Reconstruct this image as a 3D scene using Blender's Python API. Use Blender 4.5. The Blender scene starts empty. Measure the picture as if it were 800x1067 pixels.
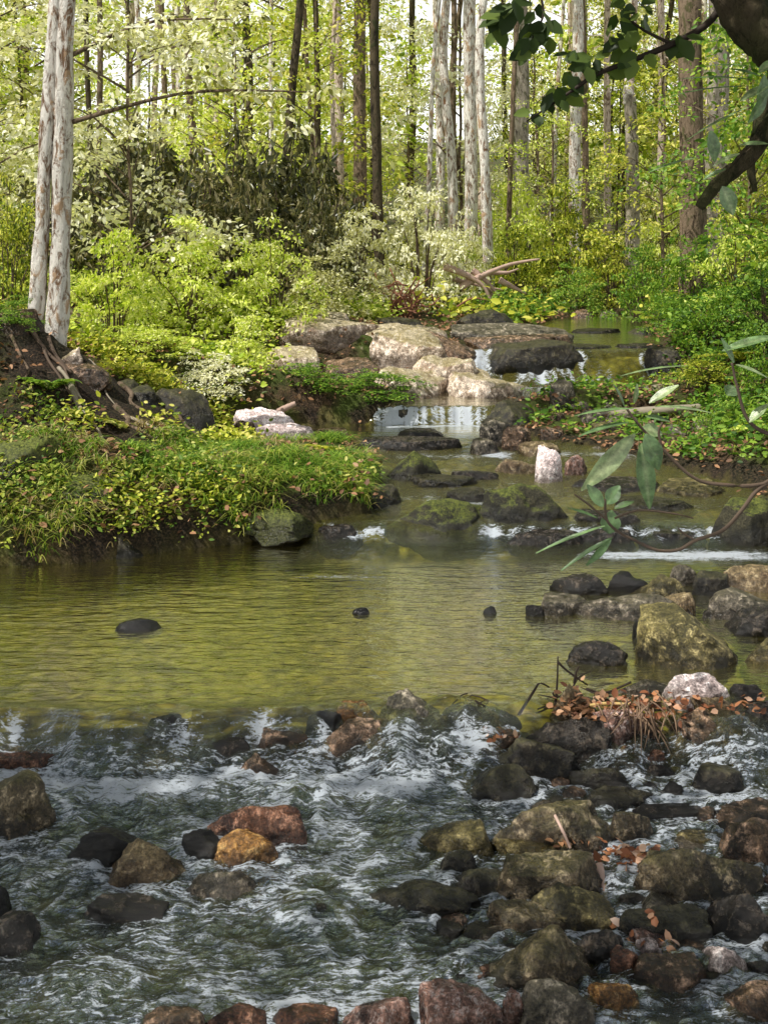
import bpy, bmesh, math, random
import numpy as np
from mathutils import Vector, Matrix

random.seed(7)
SC = bpy.context.scene
COL = SC.collection
H, F, YH = 2.0, 1300.0, 270.0          # eye height, focal length in photo pixels, horizon row

# ------------------------------------------------------------------ basics
def P(px, py, Y):
    return Vector(((px - 400) * Y / F, Y, H - (py - YH) * Y / F))

def sstep(a, b, x):
    t = np.clip((np.asarray(x, float) - a) / (b - a), 0, 1)
    return t * t * (3 - 2 * t)

_rs = np.random.RandomState(3)
_perm = np.tile(_rs.permutation(256), 3)
_grad = _rs.normal(size=(256, 3)); _grad /= np.linalg.norm(_grad, axis=1)[:, None]

def pnoise(x, y, z=0.0):
    x, y, z = np.broadcast_arrays(np.asarray(x, float), np.asarray(y, float), np.asarray(z, float))
    xi, yi, zi = (np.floor(a).astype(int) for a in (x, y, z))
    xf, yf, zf = x - xi, y - yi, z - zi
    u, v, w = (a * a * a * (a * (a * 6 - 15) + 10) for a in (xf, yf, zf))
    xi, yi, zi = xi & 255, yi & 255, zi & 255
    def g(dx, dy, dz):
        h = _perm[_perm[_perm[xi + dx] + yi + dy] + zi + dz]
        G = _grad[h]
        return G[..., 0] * (xf - dx) + G[..., 1] * (yf - dy) + G[..., 2] * (zf - dz)
    def l(a, b, t): return a + t * (b - a)
    return 1.5 * l(l(l(g(0,0,0), g(1,0,0), u), l(g(0,1,0), g(1,1,0), u), v),
                   l(l(g(0,0,1), g(1,0,1), u), l(g(0,1,1), g(1,1,1), u), v), w)

def fbm(x, y, z=0.0, o=4):
    s, a, f = 0.0, 1.0, 1.0
    for k in range(o):
        s = s + a * pnoise(np.asarray(x) * f + 17.3 * k, np.asarray(y) * f + 5.1 * k, np.asarray(z) * f + 9.7 * k)
        a *= .5; f *= 2.03
    return s

def mesh_np(name, V, faces, smooth=True, attrs=None, mat=None):
    """V (n,3); faces: (m,k) int array with k = 3 or 4"""
    me = bpy.data.meshes.new(name)
    V = np.ascontiguousarray(V, np.float32); Fc = np.ascontiguousarray(faces, np.int32)
    m, k = Fc.shape
    me.vertices.add(len(V)); me.vertices.foreach_set('co', V.ravel())
    me.loops.add(m * k); me.loops.foreach_set('vertex_index', Fc.ravel())
    me.polygons.add(m); me.polygons.foreach_set('loop_start', np.arange(m, dtype=np.int32) * k)
    if smooth: me.polygons.foreach_set('use_smooth', np.ones(m, bool))
    for an, av in (attrs or {}).items():
        a = me.attributes.new(an, 'FLOAT', 'POINT'); a.data.foreach_set('value', np.ascontiguousarray(av, np.float32))
    me.update(calc_edges=True)
    if mat: me.materials.append(mat)
    return me

def link(name, me, parent=None):
    o = bpy.data.objects.new(name, me); COL.objects.link(o)
    if parent is not None: o.parent = parent
    return o

def tag(o, label=None, cat=None, group=None, kind=None):
    if label: o['label'] = label
    if cat: o['category'] = cat
    if group: o['group'] = group
    if kind: o['kind'] = kind
    return o

def thing(name, label, cat, loc=(0, 0, 0), rz=0, group=None):
    o = bpy.data.objects.new(name, None); COL.objects.link(o)
    o.location = loc; o.rotation_euler = (0, 0, rz)
    return tag(o, label, cat, group)

def grid_faces(nx, ny):
    i = np.arange(nx * ny).reshape(ny, nx)
    return np.stack([i[:-1, :-1], i[:-1, 1:], i[1:, 1:], i[1:, :-1]], -1).reshape(-1, 4)

def tube_np(pts, radii, seg=8, rough=0.0, seed=0, res=None):
    """tapered tube along a polyline; returns V, F (quads)"""
    pts = np.asarray([tuple(p) for p in pts], float); radii = np.asarray(radii, float)
    if res:
        t = np.linspace(0, 1, len(pts)); tt = np.linspace(0, 1, res)
        # Catmull-Rom for a smooth path
        out = []
        for q in tt:
            f = q * (len(pts) - 1); i = min(int(f), len(pts) - 2); s = f - i
            p0, p1, p2, p3 = pts[max(i-1, 0)], pts[i], pts[i+1], pts[min(i+2, len(pts)-1)]
            out.append(.5 * (2*p1 + (p2-p0)*s + (2*p0-5*p1+4*p2-p3)*s*s + (3*p1-p0-3*p2+p3)*s**3))
        radii = np.interp(tt, t, radii); pts = np.array(out)
    n = len(pts)
    T = np.gradient(pts, axis=0); T /= np.linalg.norm(T, axis=1)[:, None] + 1e-9
    ref = np.array([1., 0, 0]) if abs(T[0][0]) < .8 else np.array([0, 1., 0])
    V = []
    ang = np.linspace(0, 2*np.pi, seg, endpoint=False)
    for i in range(n):
        a = np.cross(T[i], ref); a /= np.linalg.norm(a) + 1e-9; b = np.cross(T[i], a); ref = -np.cross(T[i], a) * 0 + np.cross(a, T[i]) if False else ref
        r = radii[i] * np.ones(seg)
        if rough:
            r = r * (1 + rough * pnoise(np.cos(ang)*1.7 + seed*3.1, np.sin(ang)*1.7 + seed, i*.35 + seed*7.7))
        V.append(pts[i] + np.cos(ang)[:, None]*a*r[:, None] + np.sin(ang)[:, None]*b*r[:, None])
    V = np.concatenate(V)
    i = np.arange(n*seg).reshape(n, seg); j = np.roll(i, -1, axis=1)
    Fq = np.stack([i[:-1], j[:-1], j[1:], i[1:]], -1).reshape(-1, 4)
    # caps as degenerate fans made of quads
    V = np.concatenate([V, pts[:1], pts[-1:]])
    c0, c1 = n*seg, n*seg+1
    k = np.arange(0, seg, 2)
    cap0 = np.stack([np.full(len(k), c0), i[0][(k+2) % seg], i[0][(k+1) % seg], i[0][k]], -1)
    cap1 = np.stack([np.full(len(k), c1), i[-1][k], i[-1][(k+1) % seg], i[-1][(k+2) % seg]], -1)
    return V, np.concatenate([Fq, cap0, cap1])

def join_np(parts):
    Vs, Fs, off = [], [], 0
    for V, Fq in parts:
        Vs.append(V); Fs.append(Fq + off); off += len(V)
    return np.concatenate(Vs), np.concatenate(Fs)

# leaf template: two folded halves (6 verts, 2 quads), unit length along x
LEAF_V = np.array([[0,0,0],[.30,.24,.05],[.70,.19,.05],[1,0,-.04],[.70,-.19,.05],[.30,-.24,.05]])
LEAF_F = np.array([[0,3,2,1],[0,5,4,3]])

def leaves_np(pos, dirv, up, length, width=1.0, rs=None):
    """pos, dirv, up (n,3), length (n,) -> V, F, v attr"""
    rs = rs or np.random.RandomState(1)
    n = len(pos)
    d = dirv / (np.linalg.norm(dirv, axis=1)[:, None] + 1e-9)
    s = np.cross(up, d); s /= np.linalg.norm(s, axis=1)[:, None] + 1e-9
    u = np.cross(d, s)
    T = LEAF_V
    L = np.asarray(length)[:, None, None]
    V = pos[:, None, :] + L * (T[None, :, 0:1] * d[:, None, :] + width * T[None, :, 1:2] * s[:, None, :] + T[None, :, 2:3] * u[:, None, :])
    Fq = (LEAF_F[None] + (np.arange(n) * 6)[:, None, None]).reshape(-1, 4)
    v = np.repeat(rs.rand(n), 6)
    return V.reshape(-1, 3), Fq, v

# ------------------------------------------------------------------ shader helpers
class NT:
    def __init__(self, name):
        self.m = bpy.data.materials.new(name); self.m.use_nodes = True
        self.t = self.m.node_tree; self.t.nodes.clear()
        self.out = self.n('ShaderNodeOutputMaterial')
    def n(self, typ, **kw):
        nd = self.t.nodes.new(typ)
        for k, v in kw.items(): setattr(nd, k, v)
        return nd
    def s(self, sock, v):
        if isinstance(v, bpy.types.NodeSocket): self.t.links.new(v, sock)
        elif isinstance(v, (tuple, list)) and len(v) == 3 and sock.type == 'RGBA': sock.default_value = (*v, 1)
        else: sock.default_value = v
    def math(self, op, a, b=0.0, clamp=False):
        nd = self.n('ShaderNodeMath', operation=op, use_clamp=clamp); self.s(nd.inputs[0], a); self.s(nd.inputs[1], b); return nd.outputs[0]
    def mix(self, f, a, b, blend='MIX'):
        nd = self.n('ShaderNodeMix', data_type='RGBA', blend_type=blend)
        self.s(nd.inputs[0], f); self.s(nd.inputs[6], a); self.s(nd.inputs[7], b); return nd.outputs[2]
    def ramp(self, f, stops):
        nd = self.n('ShaderNodeValToRGB'); self.s(nd.inputs[0], f)
        e = nd.color_ramp.elements
        while len(e) < len(stops): e.new(.5)
        for i, (p, c) in enumerate(stops):
            e[i].position = p; e[i].color = (c, c, c, 1) if isinstance(c, (int, float)) else (*c, 1)
        return nd.outputs[0]
    def noise(self, co, scale, detail=4, rough=.55, dist=0.0):
        nd = self.n('ShaderNodeTexNoise'); self.s(nd.inputs['Vector'], co)
        nd.inputs['Scale'].default_value = scale; nd.inputs['Detail'].default_value = detail
        nd.inputs['Roughness'].default_value = rough; nd.inputs['Distortion'].default_value = dist
        return nd.outputs[0]
    def map(self, co, scale=(1,1,1), loc=(0,0,0)):
        nd = self.n('ShaderNodeMapping'); self.s(nd.inputs[0], co); nd.inputs[3].default_value = scale; nd.inputs[1].default_value = loc; return nd.outputs[0]
    def attr(self, name):
        return self.n('ShaderNodeAttribute', attribute_name=name).outputs['Fac']
    def bump(self, h, strength=.5, dist=.02, normal=None):
        nd = self.n('ShaderNodeBump'); nd.inputs['Strength'].default_value = strength; nd.inputs['Distance'].default_value = dist
        self.s(nd.inputs['Height'], h)
        if normal is not None: self.s(nd.inputs['Normal'], normal)
        return nd.outputs[0]
    def principled(self, col, rough=.6, normal=None, spec=.5):
        nd = self.n('ShaderNodeBsdfPrincipled'); self.s(nd.inputs['Base Color'], col); self.s(nd.inputs['Roughness'], rough)
        nd.inputs['Specular IOR Level'].default_value = spec
        if normal is not None: self.s(nd.inputs['Normal'], normal)
        return nd.outputs[0]
    def mixsh(self, f, a, b):
        nd = self.n('ShaderNodeMixShader'); self.s(nd.inputs[0], f); self.s(nd.inputs[1], a); self.s(nd.inputs[2], b); return nd.outputs[0]
    def done(self, sh):
        self.t.links.new(sh, self.out.inputs[0]); return self.m

def leaf_mat(name, stops, trans=.45, rough=.5, tint=.25, spec=.3, mottle=0.0):
    t = NT(name)
    v = t.attr('v')
    oi = t.n('ShaderNodeObjectInfo').outputs['Random']
    f = t.math('ADD', t.math('MULTIPLY', v, 1 - tint), t.math('MULTIPLY', oi, tint))
    c = t.ramp(f, stops)
    nb = None
    if mottle:
        co = t.n('ShaderNodeTexCoord').outputs['Object']; m1 = t.noise(co, 40, 6, .7); m2 = t.noise(co, 260, 3, .6)
        c = t.mix(mottle, c, t.mix(1.0, c, t.ramp(m1, [(.36, .45), (.5, 1.0), (.66, 1.7)]), 'MULTIPLY'))
        c = t.mix(t.ramp(m2, [(.66, 0.0), (.72, mottle)]), c, (.14, .09, .03)); nb = t.bump(m1, .35, .01)
    p = t.principled(c, rough, nb, spec=spec)
    tr = t.n('ShaderNodeBsdfTranslucent')
    t.s(tr.inputs[0], t.mix(1.0, c, (1.0, 1.0, .55), 'MULTIPLY'))
    return t.done(t.mixsh(trans, p, tr.outputs[0]))

LEAF = {
 'bright': leaf_mat('leaf_bright', [(0, (.03,.05,.006)), (.18, (.26,.40,.025)), (.36, (.68,.82,.08)), (.66, (.90,.94,.28)), (1, (.97,.96,.66))], .36),
 'pale':   leaf_mat('leaf_pale', [(0, (.05,.06,.01)), (.2, (.40,.40,.08)), (.4, (.90,.88,.42)), (.7, (.96,.94,.66)), (1, (.96,.90,.76))], .36),  # blown-out sunlight painted in as whitish yellow
 'white':  leaf_mat('leaf_sunlit_white', [(0, (.10,.11,.02)), (.18, (.55,.55,.18)), (.35, (.95,.94,.66)), (1, (.98,.97,.86))], .36),  # overexposed sunlit foliage painted as near-white leaf colour
 'mid':    leaf_mat('leaf_mid', [(0, (.02,.04,.006)), (.3, (.16,.24,.015)), (.6, (.66,.70,.07)), (1, (.92,.82,.26))], .36),
 'green':  leaf_mat('leaf_green', [(0, (.025,.07,.012)), (.4, (.13,.28,.03)), (.75, (.34,.52,.06)), (1, (.66,.66,.16))], .4),
 'dark':   leaf_mat('leaf_dark', [(0, (.022,.026,.008)), (.4, (.09,.10,.03)), (.75, (.28,.26,.10)), (1, (.60,.50,.30))], .25, .38, spec=.5),  # thicket shade and sun specks painted into the leaf tones
 'rhodo':  leaf_mat('leaf_rhododendron', [(0, (.07,.14,.05)), (.5, (.16,.26,.10)), (1, (.50,.56,.30))], .2, .26, spec=.9, mottle=.8),
 'hang':   leaf_mat('leaf_shaded', [(0, (.010,.020,.006)), (.5, (.045,.08,.018)), (1, (.20,.28,.05))], .35, .5),  # shaded side painted as a dark leaf colour
 'grass':  leaf_mat('leaf_grass', [(0, (.025,.06,.01)), (.35, (.14,.26,.03)), (.65, (.46,.54,.07)), (1, (.78,.66,.28))], .35),
 'straw':  leaf_mat('leaf_straw', [(0, (.12,.09,.03)), (.5, (.36,.28,.11)), (1, (.72,.60,.34))], .3),
 'litter': leaf_mat('leaf_litter', [(0, (.07,.035,.02)), (.4, (.20,.10,.05)), (.75, (.42,.22,.11)), (1, (.70,.50,.34))], .15, .6),
 'orange': leaf_mat('leaf_orange', [(0, (.08,.035,.02)), (.3, (.30,.11,.05)), (.5, (.50,.22,.10)), (.7, (.62,.40,.28)), (.9, (.80,.62,.52)), (1, (.80,.36,.06))], .2, .5),
}

def bark_mat(name, c1, c2, c3=None, moss=0.0, lo=.40):
    t = NT(name)
    co = t.n('ShaderNodeTexCoord').outputs['Object']
    a = t.noise(t.map(co, (9, 9, 2.8)), 2.2, 8, .75, .8)
    b = t.noise(t.map(co, (5, 5, 2.6)), 1.6, 6, .7, .5)
    c = t.mix(t.ramp(a, [(lo, 0.0), (lo + .10, 1.0)]), c1, c2)
    if c3: c = t.mix(t.ramp(b, [(.55, 0.0), (.60, 1.0)]), c, c3)
    if moss: c = t.mix(t.math('MULTIPLY', t.ramp(t.noise(co, 4, 4), [(.42, 0.0), (.6, 1.0)]), moss), c, (.06, .075, .018))
    return t.done(t.principled(c, .85, t.bump(b, .8, .05, t.bump(a, 1.0, .04)), .2))

BARK = {
 'pale': bark_mat('bark_pale', (.22, .12, .06), (.97, .92, .84), (.56, .38, .24), 0, .41),
 'pink': bark_mat('bark_pinkish', (.26, .16, .11), (.78, .64, .54), (.22, .15, .10)),
 'dark': bark_mat('bark_dark', (.018, .013, .008), (.11, .085, .05), (.05, .055, .022)),
 'brown': bark_mat('bark_brown', (.05, .032, .02), (.26, .19, .13), (.12, .11, .05)),
 'mossy': bark_mat('bark_mossy', (.012, .010, .006), (.10, .075, .045), None, .6),
 'grey': bark_mat('bark_grey', (.12, .10, .075), (.48, .42, .34), (.16, .17, .08)),
}
def wood_mat(name, c1, c2):
    t = NT(name)
    co = t.n('ShaderNodeTexCoord').outputs['Object']
    a = t.noise(co, 14, 6, .6, .5)
    return t.done(t.principled(t.mix(a, c1, c2), .75, t.bump(a, .5, .01), .3))
TWIG = wood_mat('twig_bark', (.05, .035, .025), (.16, .11, .075))
TWIGDARK = wood_mat('twig_dark', (.014, .009, .006), (.045, .03, .02))
ROOT = wood_mat('weathered_root', (.30, .18, .14), (.62, .46, .38))
LOG = wood_mat('weathered_log', (.16, .13, .09), (.42, .37, .28))
STRAW = wood_mat('yellow_stick', (.45, .30, .10), (.65, .48, .2))

def rock_mat(name, c1, c2, c3=None, moss=0.0, rough=.7, speck=0.0, mosscol=((.05,.06,.012), (.13,.13,.025)), mlow=.78):
    t = NT(name)
    co = t.n('ShaderNodeTexCoord').outputs['Object']
    oi = t.n('ShaderNodeObjectInfo')
    rnd = t.n('ShaderNodeVectorMath', operation='SCALE'); rnd.inputs[0].default_value = (37, 21, 53)
    t.s(rnd.inputs[3], oi.outputs['Random'])
    ad = t.n('ShaderNodeVectorMath', operation='ADD'); t.s(ad.inputs[0], co); t.s(ad.inputs[1], rnd.outputs[0]); co = ad.outputs[0]
    big = t.noise(co, 6, 8, .68, .5)
    mid = t.noise(co, 24, 8, .72, .3)
    fine = t.noise(co, 120, 5, .7)
    c = t.mix(t.ramp(big, [(.38, 0.0), (.60, 1.0)]), c1, c2)
    if c3: c = t.mix(t.ramp(mid, [(.52, 0.0), (.64, 1.0)]), c, c3)
    c = t.mix(.85, c, t.mix(1.0, c, t.ramp(fine, [(.32, .2), (.50, 1.05), (.68, 2.4)]), 'MULTIPLY'))
    c = t.mix(.7, c, t.mix(1.0, c, t.ramp(mid, [(.36, .35), (.50, 1.1), (.66, 1.8)]), 'MULTIPLY'))
    if speck:
        sp = t.ramp(t.noise(co, 55, 6, .8, .8), [(.53, 0.0), (.59, 1.0)])
        c = t.mix(t.math('MULTIPLY', sp, speck), c, (.78, .66, .62))
    geo = t.n('ShaderNodeNewGeometry')
    sx = t.n('ShaderNodeSeparateXYZ'); t.s(sx.inputs[0], geo.outputs['Normal'])
    if moss:
        q = t.math('ADD', t.math('MULTIPLY', sx.outputs[2], .60), t.math('MULTIPLY', t.noise(co, 11, 8, .75), 1.1))
        q = t.math('ADD', q, t.math('MULTIPLY', t.math('SUBTRACT', fine, .5), .5))
        mossf = t.math('MULTIPLY', t.ramp(q, [(mlow, 0.0), (mlow + .27, 1.0)]), moss)
        mc = t.mix(t.ramp(t.noise(co, 60, 6, .75), [(.38, 0.0), (.64, 1.0)]), mosscol[0], mosscol[1])
        c = t.mix(mossf, c, mc)
    hz = t.attr('hz')
    wet = t.math('SUBTRACT', 1.0, t.ramp(t.math('ADD', t.math('MULTIPLY', hz, 3.4), t.math('MULTIPLY', t.math('SUBTRACT', mid, .5), .6)), [(.08, 0.0), (.42, 1.0)]))
    c = t.mix(t.math('MULTIPLY', wet, .9), c, t.mix(1.0, c, (.17, .15, .13), 'MULTIPLY'))
    r = t.math('SUBTRACT', rough, t.math('MULTIPLY', wet, max(0., rough - .22)))
    r = t.math('ADD', r, t.math('MULTIPLY', t.math('SUBTRACT', mid, .5), .4))
    nb = t.bump(big, .7, .05); nb = t.bump(mid, .8, .02, nb); nb = t.bump(fine, .7, .006, nb)
    return t.done(t.principled(c, r, nb, .5))

OL = ((.022,.024,.005), (.15,.135,.028))
ROCK = {
 'moss':  rock_mat('rock_mossy', (.018,.014,.008), (.16,.12,.065), (.40,.32,.21), .5, .34, mosscol=OL),
 'mossd': rock_mat('rock_mossy_dark', (.006,.005,.004), (.036,.028,.018), (.10,.085,.05), .5, .5, mosscol=((.020,.024,.006), (.12,.115,.025))),
 'mossg': rock_mat('rock_green_moss', (.010,.010,.006), (.05,.045,.025), None, 1.0, .9, mosscol=((.02,.032,.005), (.17,.19,.03))),
 'mossfull': rock_mat('rock_all_moss', (.012,.010,.006), (.06,.05,.03), None, 1.0, .95, mosscol=((.03,.045,.006), (.24,.27,.05)), mlow=.42),
 'dark':  rock_mat('rock_dark', (.007,.006,.005), (.04,.031,.023), (.12,.095,.07), 0, .30),
 'black': rock_mat('rock_black_wet', (.004,.004,.004), (.018,.015,.012), None, 0, .16),
 'red':   rock_mat('rock_red_brown', (.05,.018,.010), (.20,.085,.045), (.36,.19,.12), 0, .26),
 'gold':  rock_mat('rock_golden', (.15,.065,.015), (.48,.24,.06), (.60,.38,.14), 0, .32),
 'tan':   rock_mat('rock_tan', (.16,.10,.05), (.40,.29,.15), (.52,.42,.26), .3, .6, mosscol=OL),
 'grey':  rock_mat('rock_grey', (.025,.021,.016), (.20,.17,.125), (.42,.36,.28), .3, .45, mosscol=OL),
 'olive': rock_mat('rock_olive', (.04,.033,.012), (.22,.18,.06), (.40,.33,.15), .35, .55, mosscol=OL),
 'pink':  rock_mat('rock_pink_speckled', (.09,.04,.03), (.27,.14,.10), (.42,.26,.21), 0, .42, .7),
 'pale':  rock_mat('rock_pale', (.62,.48,.46), (.88,.76,.74), (.92,.86,.84), 0, .6),  # pinkish stone, sunlit whiteness painted into its colour
 'slope': rock_mat('rock_slab_pale', (.34,.23,.15), (.78,.64,.52), (.88,.78,.68), .6, .85, mosscol=((.10,.10,.02), (.36,.32,.08))),
 'brown': rock_mat('rock_brown', (.032,.018,.010), (.19,.115,.065), (.44,.29,.20), .12, .30),
}

# ------------------------------------------------------------------ water levels, channel, terrain
def lin(x, xs, ys): return np.interp(np.asarray(x, float), xs, ys)
ZW_Y = [0, 2.5, 4.60, 4.80, 5.2, 7.62, 7.80, 9.2, 10.5, 10.90, 11.0, 12.0, 12.12, 12.45, 17.8, 19, 300]
ZW_Z = [-.06, -.01, .10, .262, .27, .27, .37, .46, .55, .555, .70, .77, .82, 1.10, 1.18, 1.2, 1.2]
def zw(Y): return lin(Y, ZW_Y, ZW_Z)
XL_Y = [-20, 2, 4.7, 5.5, 6.6, 7.0, 7.1, 7.4, 7.7, 7.95, 8.8, 9.5, 9.75, 10.75, 10.92, 11.1, 11.9, 12.2, 13.0, 17.8, 18.4, 19]
XL_X = [-6, -4.5, -3.6, -3.1, -2.75, -2.2, -1.7, -1.25, -.62, -.08, .0, -.05, -1.25, -1.35, .0, .05, .35, .5, .8, 2.6, 3.0, 3.2]
XR_Y = [-20, 2, 4.7, 5.8, 7.0, 7.8, 8.6, 9.1, 9.8, 10.5, 10.95, 11.4, 11.9, 12.3, 17.8, 18.4, 19]
XR_X = [6, 3.8, 3.2, 3.0, 2.8, 2.6, 2.5, 2.2, 1.75, 1.0, .98, 1.35, 2.4, 2.75, 3.75, 3.3, 3.2]
def xl(Y): return lin(Y, XL_Y, XL_X)
def xr(Y): return lin(Y, XR_Y, XR_X)

def terrain(x, Y):
    x = np.asarray(x, float); Y = np.asarray(Y, float)
    w = zw(Y)
    L, R = xl(Y), xr(Y)
    tl, tr = L - x, x - R
    n1 = fbm(x*.9, Y*.9, 1.3, 4); n2 = fbm(x*4, Y*4, 7.7, 3)
    depth = lin(Y, [0, 4.6, 4.8, 5.6, 7.2, 7.8, 12, 20], [.10, .10, .10, .22, .22, .10, .10, .10])
    bed = w - depth + .035*n2 + .02*n1
    base = lin(Y, [0, 7, 9.5, 11, 15, 20, 30, 45, 70, 150], [.3, .5, .55, .75, 1.15, 1.3, 2.0, 3.3, 6.5, 16])
    sl = lin(Y, [0, 6.8, 8.3, 9.4, 10.6, 11.2, 13, 16, 22], [.3, .10, .06, .62, .50, .10, .10, .08, .03])
    st = lin(Y, [0, 6.8, 7.2, 8.2, 9.4, 10.8, 11.5, 14, 18], [.2, .16, .26, .24, .14, .08, .05, .06, .05])
    offL = lin(Y, [7.4, 8.2, 9.5, 9.74, 9.76], [0, 1.0, 1.2, 1.2, 0]); offR = lin(Y, [8.8, 9.6, 10.4, 11.3, 11.9, 12.3], [0, .6, 1.6, 1.3, .5, 0])
    ul = np.maximum(tl - offL, 0); ur = np.maximum(tr - offR, 0)
    riseL = st*(1-np.exp(-np.maximum(tl, 0)/.14)) + sl*np.minimum(ul, 1.7) + .10*np.maximum(ul-1.7, 0)
    slr = lin(Y, [0, 7, 9, 12, 16, 22], [.25, .25, .45, .40, .12, .03])
    riseR = .10*(1-np.exp(-np.maximum(tr, 0)/.15)) + slr*np.minimum(ur, 1.8) + .10*np.maximum(ur-1.8, 0)
    far = sstep(16, 24, Y)
    mound = .24*np.exp(-(((x+2.15)/.75)**2 + ((Y-7.65)/.28)**2)) + .14*np.exp(-(((x+.85)/.45)**2 + ((Y-8.5)/.3)**2)) - .22*np.exp(-(((x+1.9)/.9)**2 + ((Y-8.35)/.22)**2))
    bl = w + riseL + (.10*n1 + mound)*np.clip(tl*2.5, 0, 1) + .05*n2*np.clip(tl*3, 0, 1)
    br = w + riseR + .07*n1*np.clip(tr*2, 0, 1.5) + .04*n2*np.clip(tr*3, 0, 1)
    bank = np.where(tl > 0, bl, br)
    fl = base + .10*np.abs(np.minimum(np.abs(x), 30))*.15 + .12*n1
    bank = bank*(1-far) + np.maximum(fl, 0)*far
    edge = np.maximum(tl, tr)
    k = sstep(-.12, .05, edge)
    z = np.where(edge > 0, bank, bed*(1-k) + (w)*k)
    z = np.where((edge <= 0), np.minimum(z, w + .01), z)
    return np.where(Y > 18.4, bank, z)

def earth(x, Y):
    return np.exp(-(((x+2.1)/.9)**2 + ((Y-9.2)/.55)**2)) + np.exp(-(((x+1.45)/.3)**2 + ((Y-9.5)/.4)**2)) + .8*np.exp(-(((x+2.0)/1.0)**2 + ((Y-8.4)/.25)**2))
def build_terrain():
    def spaced(a, b, fine, lo, hi, gr):
        xs = list(np.arange(lo, hi, fine)); s = fine
        v = xs[-1]
        while v < b: s *= gr; v += s; xs.append(v)
        s = fine; v = xs[0]
        while v > a: s *= gr; v -= s; xs.insert(0, v)
        return np.array(xs)
    xs = spaced(-160, 160, .05, -4.2, 4.4, 1.10)
    ys = spaced(-60, 260, .05, 2.2, 14, 1.035)
    X, Yg = np.meshgrid(xs, ys)
    Z = terrain(X, Yg)
    V = np.stack([X, Yg, Z], -1).reshape(-1, 3)
    under = np.where(np.maximum(xl(Yg)-X, X-xr(Yg)) < .02, 1.0, 0.0) * (Yg < 18.4)
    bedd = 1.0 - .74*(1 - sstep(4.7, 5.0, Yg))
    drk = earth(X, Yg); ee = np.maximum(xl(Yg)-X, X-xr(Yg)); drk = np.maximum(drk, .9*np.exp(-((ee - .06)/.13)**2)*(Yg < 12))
    # sun patches painted into the soil as pale colour
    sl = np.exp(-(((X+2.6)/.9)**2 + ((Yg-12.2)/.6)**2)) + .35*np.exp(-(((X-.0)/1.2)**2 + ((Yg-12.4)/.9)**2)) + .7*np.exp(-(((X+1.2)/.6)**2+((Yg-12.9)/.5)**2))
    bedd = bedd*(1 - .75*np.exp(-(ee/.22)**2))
    t = NT('forest_ground')
    co = t.n('ShaderNodeTexCoord').outputs['Object']
    a = t.noise(co, 2.2, 6, .65); b = t.noise(co, 17, 6, .7, .3); cfine = t.noise(co, 70, 4, .6)
    soil = t.mix(t.ramp(b, [(.35, 0.0), (.65, 1.0)]), (.012,.008,.004), (.12,.075,.04))
    soil = t.mix(t.ramp(cfine, [(.5, 0.0), (.65, .7)]), soil, (.22,.13,.07))
    green = t.mix(cfine, (.02,.04,.006), (.13,.17,.025))
    c = t.mix(t.ramp(a, [(.40, 0.0), (.58, 1.0)]), soil, green)
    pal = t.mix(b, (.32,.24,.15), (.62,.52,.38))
    c = t.mix(t.ramp(t.math('ADD', t.attr('sun_paint'), t.math('MULTIPLY', t.math('SUBTRACT', b, .5), .9)), [(.40, 0.0), (.58, 1.0)]), c, pal)
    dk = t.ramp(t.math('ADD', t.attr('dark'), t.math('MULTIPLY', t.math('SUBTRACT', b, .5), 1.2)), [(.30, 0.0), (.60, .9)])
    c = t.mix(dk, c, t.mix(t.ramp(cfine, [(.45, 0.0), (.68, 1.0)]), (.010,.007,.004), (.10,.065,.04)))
    vo = t.n('ShaderNodeTexVoronoi'); t.s(vo.inputs['Vector'], co); vo.inputs['Scale'].default_value = 15
    vr = t.n('ShaderNodeSeparateColor'); t.s(vr.inputs[0], vo.outputs['Color'])
    peb = t.ramp(vr.outputs[0], [(0, (.16,.11,.03)), (.35, (.56,.44,.12)), (.6, (.30,.26,.08)), (.85, (.74,.62,.24)), (1, (.55,.36,.12))])
    edge = t.ramp(vo.outputs['Distance'], [(.3, 1.0), (.8, .3)])
    peb = t.mix(1.0, t.mix(.5, peb, t.mix(b, (.12,.10,.025), (.62,.52,.16))), edge, 'MULTIPLY')
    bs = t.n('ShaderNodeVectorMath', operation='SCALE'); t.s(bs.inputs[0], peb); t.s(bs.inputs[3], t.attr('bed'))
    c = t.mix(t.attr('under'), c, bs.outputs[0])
    nb = t.bump(b, 1.0, .07); nb = t.bump(cfine, .8, .02, nb)
    m = t.done(t.principled(c, .85, nb, .3))
    o = link('ground', mesh_np('ground', V, grid_faces(len(xs), len(ys)), True, {'under': under.ravel(), 'bed': bedd.ravel(), 'sun_paint': sl.ravel(), 'dark': drk.ravel()}, m))
    tag(o, kind='structure')
build_terrain()

def tz(x, y): return float(terrain(np.array([x]), np.array([y]))[0])
def water_at(py, lo=2.0, hi=18.0):
    """distance along Y at which the water surface shows at photo row py"""
    for _ in range(50):
        m = (lo + hi) / 2
        if YH + (H - float(zw(m))) * F / m > py: lo = m
        else: hi = m
    return (lo + hi) / 2

# ------------------------------------------------------------------ rocks
def ico(sub):
    bm = bmesh.new(); bmesh.ops.create_icosphere(bm, subdivisions=sub, radius=1)
    V = np.array([v.co[:] for v in bm.verts]); Fc = np.array([[v.index for v in f.verts] for f in bm.faces]); bm.free()
    return V, Fc
ICO = {s: ico(s) for s in (3, 4, 5)}

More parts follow.
